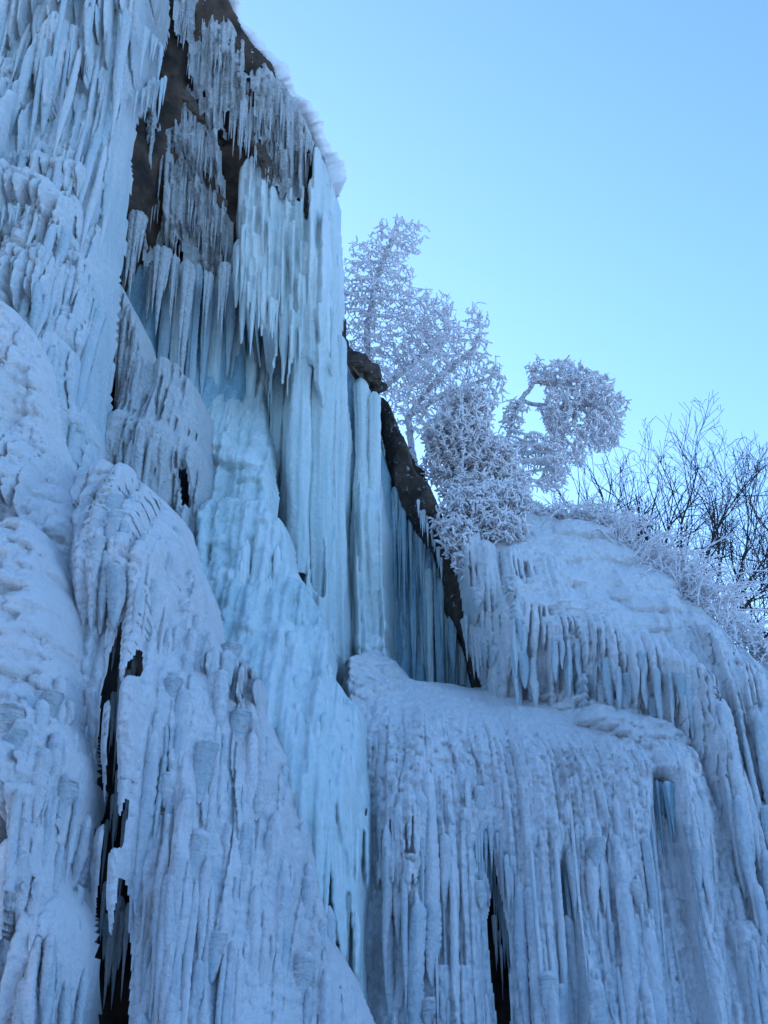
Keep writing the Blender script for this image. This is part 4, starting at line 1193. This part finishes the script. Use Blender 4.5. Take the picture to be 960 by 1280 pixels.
s.flutes(0.3, 0.2, 1.4, bow=0.2, poly=fp, soft=20, frost=(0.3, 0.9)); s.flutes(0.12, 0.13, 0.9, bow=0.4, poly=fp, soft=20, frost=(0.3, 0.95), bead=0.2)
for b in [(645, 760, 64, 120), (690, 780, 60, 110), (740, 780, 60, 130), (790, 800, 60, 120), (580, 660, 44, 170), (600, 680, 36, 170), (640, 690, 50, 90), (680, 700, 40, 70), (830, 820, 50, 130), (860, 840, 44, 150), (880, 790, 40, 190),
          (910, 830, 44, 240), (940, 890, 44, 300), (905, 960, 40, 300), (930, 1000, 50, 400), (970, 930, 60, 400), (880, 900, 30, 160), (925, 1150, 50, 400)]:
    s.bell(*b, P=0.2 + 0.002 * b[2], ribw=0.09 + 0.05 * rng.random(), frost=0.65 + 0.3 * rng.random(), bead=0.2, ragged=0.7, dome=0.4)
snowp = [(650, 680), (720, 660), (800, 700), (850, 740), (850, 800), (790, 800), (700, 770), (640, 760)]
s.lobes(snowp, 60, r=(0.25, 0.7), p=(0.06, 0.2), asp=0.5, frost=(0.97, 1.0))
s.lobes([(620, 730), (700, 740), (800, 790), (850, 860), (780, 800), (640, 770)], 90, r=(0.1, 0.3), p=(0.06, 0.16), asp=0.5, frost=(0.95, 1.0))
s.pillows(0.16, 0.16, 0.12, [(790, 850), (860, 870), (910, 1000), (870, 990)], 20, frost=0.95)
s.pillows(0.13, 0.12, 0.07, [(840, 750), (1080, 880), (1080, 1000), (890, 900)], 40, frost=0.9)
s.pillows(0.10, 0.10, 0.05, drop=0.3)
s.stain([(890, 880), (912, 870), (925, 960), (935, 1060), (955, 1200), (935, 1200), (915, 1060), (898, 980)], 0.85)
s.stain([(846, 760), (862, 760), (880, 880), (866, 900)], 0.4)
s.stain([(870, 980), (890, 980), (905, 1100), (890, 1100)], 0.4)
s.stain([(575, 690), (600, 700), (600, 830), (585, 820)], 0.25)
s.rough(0.02, 9)
s.build('ice_sheet', M_SNOWY, UM)
strands(UM, s, [(620, 770), (770, 785), (860, 850), (840, 890), (640, 850)], 40, (35, 80), (3.5, 7), 'blue', 804)
strands(UM, s, [(870, 800), (960, 860), (1000, 1270), (915, 1270), (890, 980)], 60, (60, 220), (4, 10), 'snowy', 805, 0.5)
fringe(UM, [(582, 770, 20.8), (600, 790, 20.7), (612, 800, 20.6)], 8, (40, 70), (4, 8), 'grey', bundle=0.5)
fringe(UM, [(690, 820, 19.8), (740, 830, 19.7), (790, 850, 19.4)], 12, (25, 50), (3, 5), 'snowy', bundle=0.4)
fringe(UM, [(868, 950, 18.5), (890, 975, 18.3)], 6, (25, 60), (3, 5), 'snowy', bundle=0.4)

# ------------------------------------------------------------------ trees
def colonise(base, blobs, n_att, step, kill, reach, seed, stem=None, bias=(0, 0, 0.0), iters=160):
    """space colonisation: branches grow from base through stem points towards points filling the blobs"""
    r = np.random.default_rng(seed)
    A = []
    wsum = sum(b[3] * b[4] * b[5] for b in blobs)
    for (x, y, z, rx, ry, rz) in blobs:
        k = max(12, int(n_att * rx * ry * rz / wsum))
        q = r.normal(size=(k, 3)); q /= np.linalg.norm(q, axis=1)[:, None]
        q *= r.random((k, 1)) ** (1 / 2.4)
        A.append(np.array([x, y, z]) + q * np.array([rx, ry, rz]))
    A = np.concatenate(A)
    N = [np.array(base, float)]; par = [-1]
    if stem is not None:
        for line in stem:
            # each line starts at the node nearest to its first point
            cur = int(np.argmin([np.linalg.norm(n - line[0]) for n in N]))
            for p0, p1 in zip(line[:-1], line[1:]):
                p0, p1 = np.array(p0), np.array(p1)
                m = max(1, int(np.linalg.norm(p1 - p0) / step))
                for j in range(1, m + 1):
                    N.append(p0 + (p1 - p0) * j / m + r.normal(size=3) * step * 0.12); par.append(cur); cur = len(N) - 1
    alive = np.ones(len(A), bool)
    near = np.full(len(A), -1); nd = np.full(len(A), 1e9)

    def upd(start):
        P = np.array(N[start:])
        for c in range(0, len(P), 400):
            D = np.linalg.norm(A[:, None] - P[None, c:c + 400], axis=2)
            k = D.argmin(1); v = D[np.arange(len(A)), k]
            m = v < nd
            nd[m] = v[m]; near[m] = k[m] + start + c
    upd(0)
    for it in range(iters):
        act = alive & (nd < reach)
        if not act.any():
            reach *= 1.5
            if reach > 30 or not alive.any():
                break
            continue
        ids = near[act]
        start = len(N)
        for u in np.unique(ids):
            v = A[act][ids == u] - N[u]
            v = (v / (np.linalg.norm(v, axis=1)[:, None] + 1e-9)).mean(0) + np.array(bias) + r.normal(size=3) * 0.18
            l = np.linalg.norm(v)
            if l < 1e-3:
                continue
            N.append(N[u] + v / l * step); par.append(int(u))
        if len(N) == start:
            break
        upd(start)
        alive &= nd > kill
        if not alive.any():
            break
    return np.array(N), np.array(par)


def tubes(P0, P1, R0, R1, k=4):
    """one tapered prism per segment"""
    d_ = P1 - P0
    d_ = d_ / (np.linalg.norm(d_, axis=1)[:, None] + 1e-9)
    up = np.where(np.abs(d_[:, 2:3]) > 0.9, np.array([[1.0, 0, 0]]), np.array([[0, 0, 1.0]]))
    a = np.cross(d_, up); a /= np.linalg.norm(a, axis=1)[:, None] + 1e-9
    b = np.cross(d_, a)
    n = len(P0)
    V = np.zeros((n, 2, k, 3))
    for j in range(k):
        t = 2 * math.pi * j / k
        o = a * math.cos(t) + b * math.sin(t)
        V[:, 0, j] = P0 + o * R0[:, None]; V[:, 1, j] = P1 + o * R1[:, None]
    base = np.arange(n)[:, None] * 2 * k
    F = []
    for j in range(k):
        j2 = (j + 1) % k
        F.append(np.concatenate([base + j, base + j2, base + k + j2, base + k + j], 1))
    F.append(np.concatenate([base + k + j for j in range(4)], 1)) if k == 4 else None
    F = np.stack([f for f in F if f is not None], 1).reshape(-1, 4)
    return V.reshape(-1, 3), F


def radii(N, par, rmin, expo=2.7):
    acc = np.zeros(len(N)); kids = np.zeros(len(N), int)
    for i in range(len(N) - 1, 0, -1):
        if kids[i] == 0:
            acc[i] = rmin ** expo
        acc[par[i]] += acc[i]; kids[par[i]] += 1
    return np.maximum(acc, rmin ** expo) ** (1 / expo)


def grow_tree(name, label, cat, base, blobs, mats, seed, n_att=1500, step=0.16, kill=0.24, rmin=0.012, stubs=0, stub_len=(0.07, 0.15), stub_r=0.016, droop=0.5, stem=None, bias=(0, 0, 0), group=None, trunk_cut=0.045, rmax=0.16):
    t = thing(name, label, cat, tuple(base), group)
    N, par = colonise(base, blobs, n_att, step, kill, 1.4, seed, stem, bias)
    R = np.minimum(radii(N, par, rmin), rmax)
    N0 = N - np.array(base)
    i = np.arange(1, len(N))
    big = R[i] > trunk_cut
    r = np.random.default_rng(seed + 5)
    for nm, sel, mat in (('trunk', big, mats[0]), ('crown', ~big, mats[1])):
        q = i[sel]
        if not len(q):
            continue
        V, F = tubes(N0[par[q]], N0[q], np.minimum(R[par[q]], R[q] * 1.3), R[q], 4)
        if nm == 'crown' and stubs:
            qs = np.repeat(q, stubs)
            f = r.random((len(qs), 1))
            P0 = N0[par[qs]] * f + N0[qs] * (1 - f)
            dv = r.normal(size=(len(qs), 3)); dv[:, 2] -= droop
            ax = N0[qs] - N0[par[qs]]; dv += ax / (np.linalg.norm(ax, axis=1)[:, None] + 1e-9) * 0.7
            dv /= np.linalg.norm(dv, axis=1)[:, None]
            L = stub_len[0] + (stub_len[1] - stub_len[0]) * r.random((len(qs), 1))
            P1 = P0 + dv * L
            rr = stub_r * (0.7 + 0.6 * r.random(len(qs)))
            dv2 = dv + r.normal(size=dv.shape) * 0.6
            P2 = P1 + dv2 / np.linalg.norm(dv2, axis=1)[:, None] * L * 0.7
            V2, F2 = tubes(P0, P1, rr, rr * 1.1, 4); V3, F3 = tubes(P1, P2, rr * 1.1, rr * 0.8, 4)
            F = np.concatenate([F, F2 + len(V), F3 + len(V) + len(V2)]); V = np.concatenate([V, V2, V3])
        link(nm, make_mesh(nm, V, F, mat, True), t)
    return t


def bl3(px, py, Y, rx, ry, rz=None):
    """a crown blob: pixel centre, distance, pixel radii"""
    c = world_at(px, py, Y); m = metres(c[1], c[2])
    return (c[0], c[1], c[2], rx * m, (rx + ry) * 0.5 * m if rz is None else rz * m, ry * m * 1.08)


def ln(*pts):
    return [world_at(*p) for p in pts]


# frosted tree on the rim behind the alcove
Y = 26.0
grow_tree('frosted_tree', 'tall hoarfrost-covered tree with drooping white crown standing behind the alcove rim', 'tree', world_at(470, 590, Y),
          [bl3(500, 295, Y, 38, 24), bl3(462, 325, Y, 34, 26), bl3(440, 365, Y, 26, 34), bl3(470, 375, Y, 36, 34), bl3(450, 415, Y, 24, 34), bl3(500, 345, Y, 22, 36), bl3(440, 450, Y, 14, 20), bl3(530, 400, Y, 44, 40), bl3(505, 440, Y, 50, 40), bl3(480, 480, Y, 40, 24)],
          (M_FROSTBARK, M_HOAR), 301, n_att=5200, step=0.11, kill=0.14, rmin=0.014, stubs=1, stub_len=(0.06, 0.13), stub_r=0.017, rmax=0.08, droop=1.4, stem=[ln((470, 590, Y), (462, 500, Y), (458, 420, Y), (470, 350, Y), (490, 300, Y)), ln((462, 500, Y), (520, 450, Y), (560, 425, Y))])
grow_tree('frosted_tree', 'frosted tree with a reaching white bough and open lacy twigs above the buttress', 'tree', world_at(520, 600, 25.0),
          [bl3(595, 400, 25, 18, 26), bl3(602, 425, 25, 12, 24), bl3(570, 430, 25, 36, 24), bl3(545, 470, 25, 46, 30), bl3(600, 465, 25, 34, 28), bl3(520, 510, 25, 34, 34), bl3(560, 500, 25, 34, 26), bl3(615, 490, 25, 20, 22)],
          (M_FROSTBARK, M_HOAR), 302, n_att=3000, step=0.11, kill=0.15, rmin=0.014, stubs=1, stub_len=(0.06, 0.13), stub_r=0.017, rmax=0.08, droop=1.4, stem=[ln((520, 600, 25), (510, 520, 25), (550, 470, 25), (590, 440, 25), (602, 410, 25)), ln((510, 520, 25), (560, 490, 25), (620, 470, 25))])
grow_tree('frosted_tree', 'frosted tree with an arched bough and hanging white clumps over the snowy shoulder', 'tree', world_at(636, 660, 25.5),
          [bl3(672, 462, 25.5, 14, 18), bl3(705, 468, 25.5, 32, 20), bl3(735, 488, 25.5, 34, 26), bl3(766, 506, 25.5, 22, 20), bl3(700, 515, 25.5, 26, 34), bl3(752, 536, 25.5, 28, 28), bl3(694, 575, 25.5, 20, 38), bl3(722, 560, 25.5, 14, 26), bl3(642, 520, 25.5, 18, 24), bl3(668, 560, 25.5, 22, 24), bl3(690, 600, 25.5, 18, 14)],
          (M_FROSTBARK, M_HOAR), 303, n_att=5200, step=0.10, kill=0.12, rmin=0.015, stubs=2, stub_len=(0.05, 0.12), stub_r=0.018, rmax=0.06, droop=1.4, stem=[ln((636, 660, 25.5), (630, 560, 25.5), (650, 500, 25.5), (668, 478, 25.5), (700, 480, 25.5)), ln((650, 500, 25.5), (690, 510, 25.5), (730, 505, 25.5))])
# dense frosted bushes on the rim
for k, (lab, base, blobs, sd) in enumerate([
    ('dense hoarfrost-laden bush towering over the dark rock buttress', (580, 640, 23.6), [bl3(585, 505, 23.6, 36, 26), bl3(572, 545, 23.6, 46, 34), bl3(604, 575, 23.6, 48, 34), bl3(556, 580, 23.6, 30, 26), bl3(632, 602, 23.6, 34, 24), bl3(590, 612, 23.2, 44, 20)], 401),
    ('white frosted bush hanging in clumps over the edge beside the dark buttress', (600, 640, 22.2), [bl3(590, 635, 21.5, 40, 28), bl3(572, 670, 21.3, 26, 28), bl3(584, 702, 21.2, 20, 18), bl3(628, 628, 21.7, 40, 24), bl3(632, 660, 21.3, 32, 20), bl3(555, 650, 21.6, 14, 22)], 402),
    ('low frosted bush growing along the snowy shoulder beneath the arched bough', (660, 655, 22.6), [bl3(650, 640, 22.5, 34, 14), bl3(690, 648, 22.5, 26, 12)], 403)]):
    grow_tree('frosted_bush', lab, 'bush', world_at(*base), blobs, (M_FROSTBARK, M_HOAR), sd, n_att=5000, step=0.09, kill=0.11, rmin=0.016, stubs=3, stub_len=(0.05, 0.12), stub_r=0.019, droop=0.3, group='frosted bushes on the rim')


def frost_grass(name, label, pts, n, L, seed, group):
    """arching frosted stems springing from a stretch of the rim"""
    r = np.random.default_rng(seed)
    E = np.array([world_at(*p) for p in pts])
    base = E.mean(0)
    t = thing(name, label, 'shrub', tuple(base), group)
    V, F, off = [], [], 0
    tt = r.random(n) * (len(E) - 1)
    root = np.stack([np.interp(tt, np.arange(len(E)), E[:, c]) for c in range(3)], 1) - base + r.normal(size=(n, 3)) * np.array([0.15, 0.25, 0.05])
    dv = np.stack([r.normal(size=n) * 0.5 + 0.15, r.normal(size=n) * 0.4, 0.6 + r.random(n) * 0.6], 1)
    l = L[0] + (L[1] - L[0]) * r.random(n)
    P = root; rad = 0.012 + 0.012 * r.random(n)
    for k in range(6):
        P2 = P + dv / np.linalg.norm(dv, axis=1)[:, None] * (l / 6)[:, None]
        v, f = tubes(P, P2, rad, rad * 0.92, 4); V.append(v); F.append(f + off); off += len(v)
        for q in range(3):
            sv = dv + r.normal(size=(n, 3)) * 1.0
            S2 = P2 + sv / np.linalg.norm(sv, axis=1)[:, None] * (0.05 + 0.1 * r.random((n, 1)))
            v, f = tubes(P2, S2, rad * 0.9, rad * 0.45, 4); V.append(v); F.append(f + off); off += len(v)
        dv = dv + np.array([0.05, 0, -0.22]) + r.normal(size=(n, 3)) * 0.1
        P = P2; rad = rad * 0.92
    link('stems', make_mesh('stems', np.concatenate(V), np.concatenate(F), M_HOAR), t)


frost_grass('frosted_shrub', 'feathery frosted shrub on the crest below the arched bough', [(700, 655, 22.4), (735, 662, 22.3), (770, 680, 22.0)], 150, (0.4, 0.9), 501, 'feathery frosted shrubs along the crest')
frost_grass('frosted_shrub', 'tall feathery frosted shrub in front of the dark bare trees', [(775, 690, 21.9), (810, 715, 21.6), (840, 735, 21.3)], 150, (0.5, 1.2), 502, 'feathery frosted shrubs along the crest')
frost_grass('frosted_shrub', 'upright wispy frosted shrub where the crest begins to fall away', [(838, 740, 21.3), (865, 760, 21.0), (890, 780, 20.8)], 120, (0.5, 1.4), 503, 'feathery frosted shrubs along the crest')
frost_grass('frosted_shrub', 'small frosted shrub low on the falling crest beneath the bare thicket', [(905, 790, 20.6), (940, 815, 20.3), (970, 840, 20.1)], 90, (0.3, 0.8), 504, 'feathery frosted shrubs along the crest')

# bare dark trees behind the crest
def bare_tree(label, stems, Y, seed, twig=0.006):
    """stems: (px, py) base followed by (px, py) aim point of each limb"""
    r = np.random.default_rng(seed)
    base = world_at(*stems[0], Y)
    t = thing('bare_tree', label, 'tree', tuple(base), 'bare trees behind the crest')
    A, B, RA, RB_ = [], [], [], []

    def limb(p, d_, L, rad, depth):
        n = max(3, int(L / 0.13))
        d_ = d_ / np.linalg.norm(d_)
        bend = r.normal(size=3) * 0.10
        kids = []
        for k in range(n):
            q = k / n
            d_ = d_ + bend * 0.35 + np.array([0, 0, 0.035]) + r.normal(size=3) * 0.075
            d_ /= np.linalg.norm(d_)
            if r.random() < 0.12:
                bend = r.normal(size=3) * 0.12
            p2 = p + d_ * (L / n)
            ra = max(twig, rad * (1 - 0.75 * q)); rb = max(twig * 0.8, rad * (1 - 0.75 * (k + 1) / n))
            A.append(p); B.append(p2); RA.append(ra); RB_.append(rb)
            if q > 0.2 and depth < 4 and r.random() < (0.32 if depth else 0.4):
                kids.append((p2, d_, q, ra))
            p = p2
        for (kp, kd, q, ra) in kids:
            side = r.normal(size=3); side -= kd * side.dot(kd); side /= np.linalg.norm(side)
            nl = L * (0.40 + 0.28 * r.random()) * (1.15 - 0.55 * q)
            if nl > 0.16:
                limb(kp, kd + side * (0.45 + 0.5 * r.random()), nl, ra * 0.68, depth + 1)
    for k, (x, y) in enumerate(stems[1:]):
        e = world_at(x, y, Y + r.normal() * 0.8)
        st = base.copy()
        v = e - st
        limb(st, v / np.linalg.norm(v), np.linalg.norm(v) * 0.8, 0.045 + 0.012 * r.random(), 0)
    A, B, RA, RB_ = np.array(A) - base, np.array(B) - base, np.array(RA), np.array(RB_)
    for nm, sel in (('trunk', RA > 0.022), ('crown', RA <= 0.022)):
        V, F = tubes(A[sel], B[sel], RA[sel], RB_[sel], 4)
        link(nm, make_mesh(nm, V, F, M_BARK, True), t)


bare_tree('bare dark tree rising straight behind the arched frosted bough', [(757, 712), (762, 545), (725, 560), (795, 540), (700, 610)], 28, 611)
bare_tree('bare dark tree forking low into many fanned limbs above the snowy crest', [(815, 770), (770, 590), (800, 530), (835, 520), (865, 560), (745, 650)], 29, 612)
bare_tree('bare dark tree with long limbs rising behind the tall feathery shrub', [(868, 790), (840, 560), (880, 530), (910, 560), (825, 600)], 29.5, 613)
bare_tree('bare dark tree with crooked limbs reaching over the falling crest', [(905, 850), (885, 600), (925, 560), (955, 570), (860, 640), (945, 640)], 30, 614)
bare_tree('bare dark thicket with sweeping fine limbs at the far end of the crest', [(985, 870), (950, 600), (985, 560), (930, 660), (1020, 580), (925, 740)], 30.5, 615)
bare_tree('low spreading bare thicket filling the gap under the crooked limbs', [(960, 880), (905, 720), (940, 690), (975, 680), (890, 760), (1000, 700)], 29, 616)
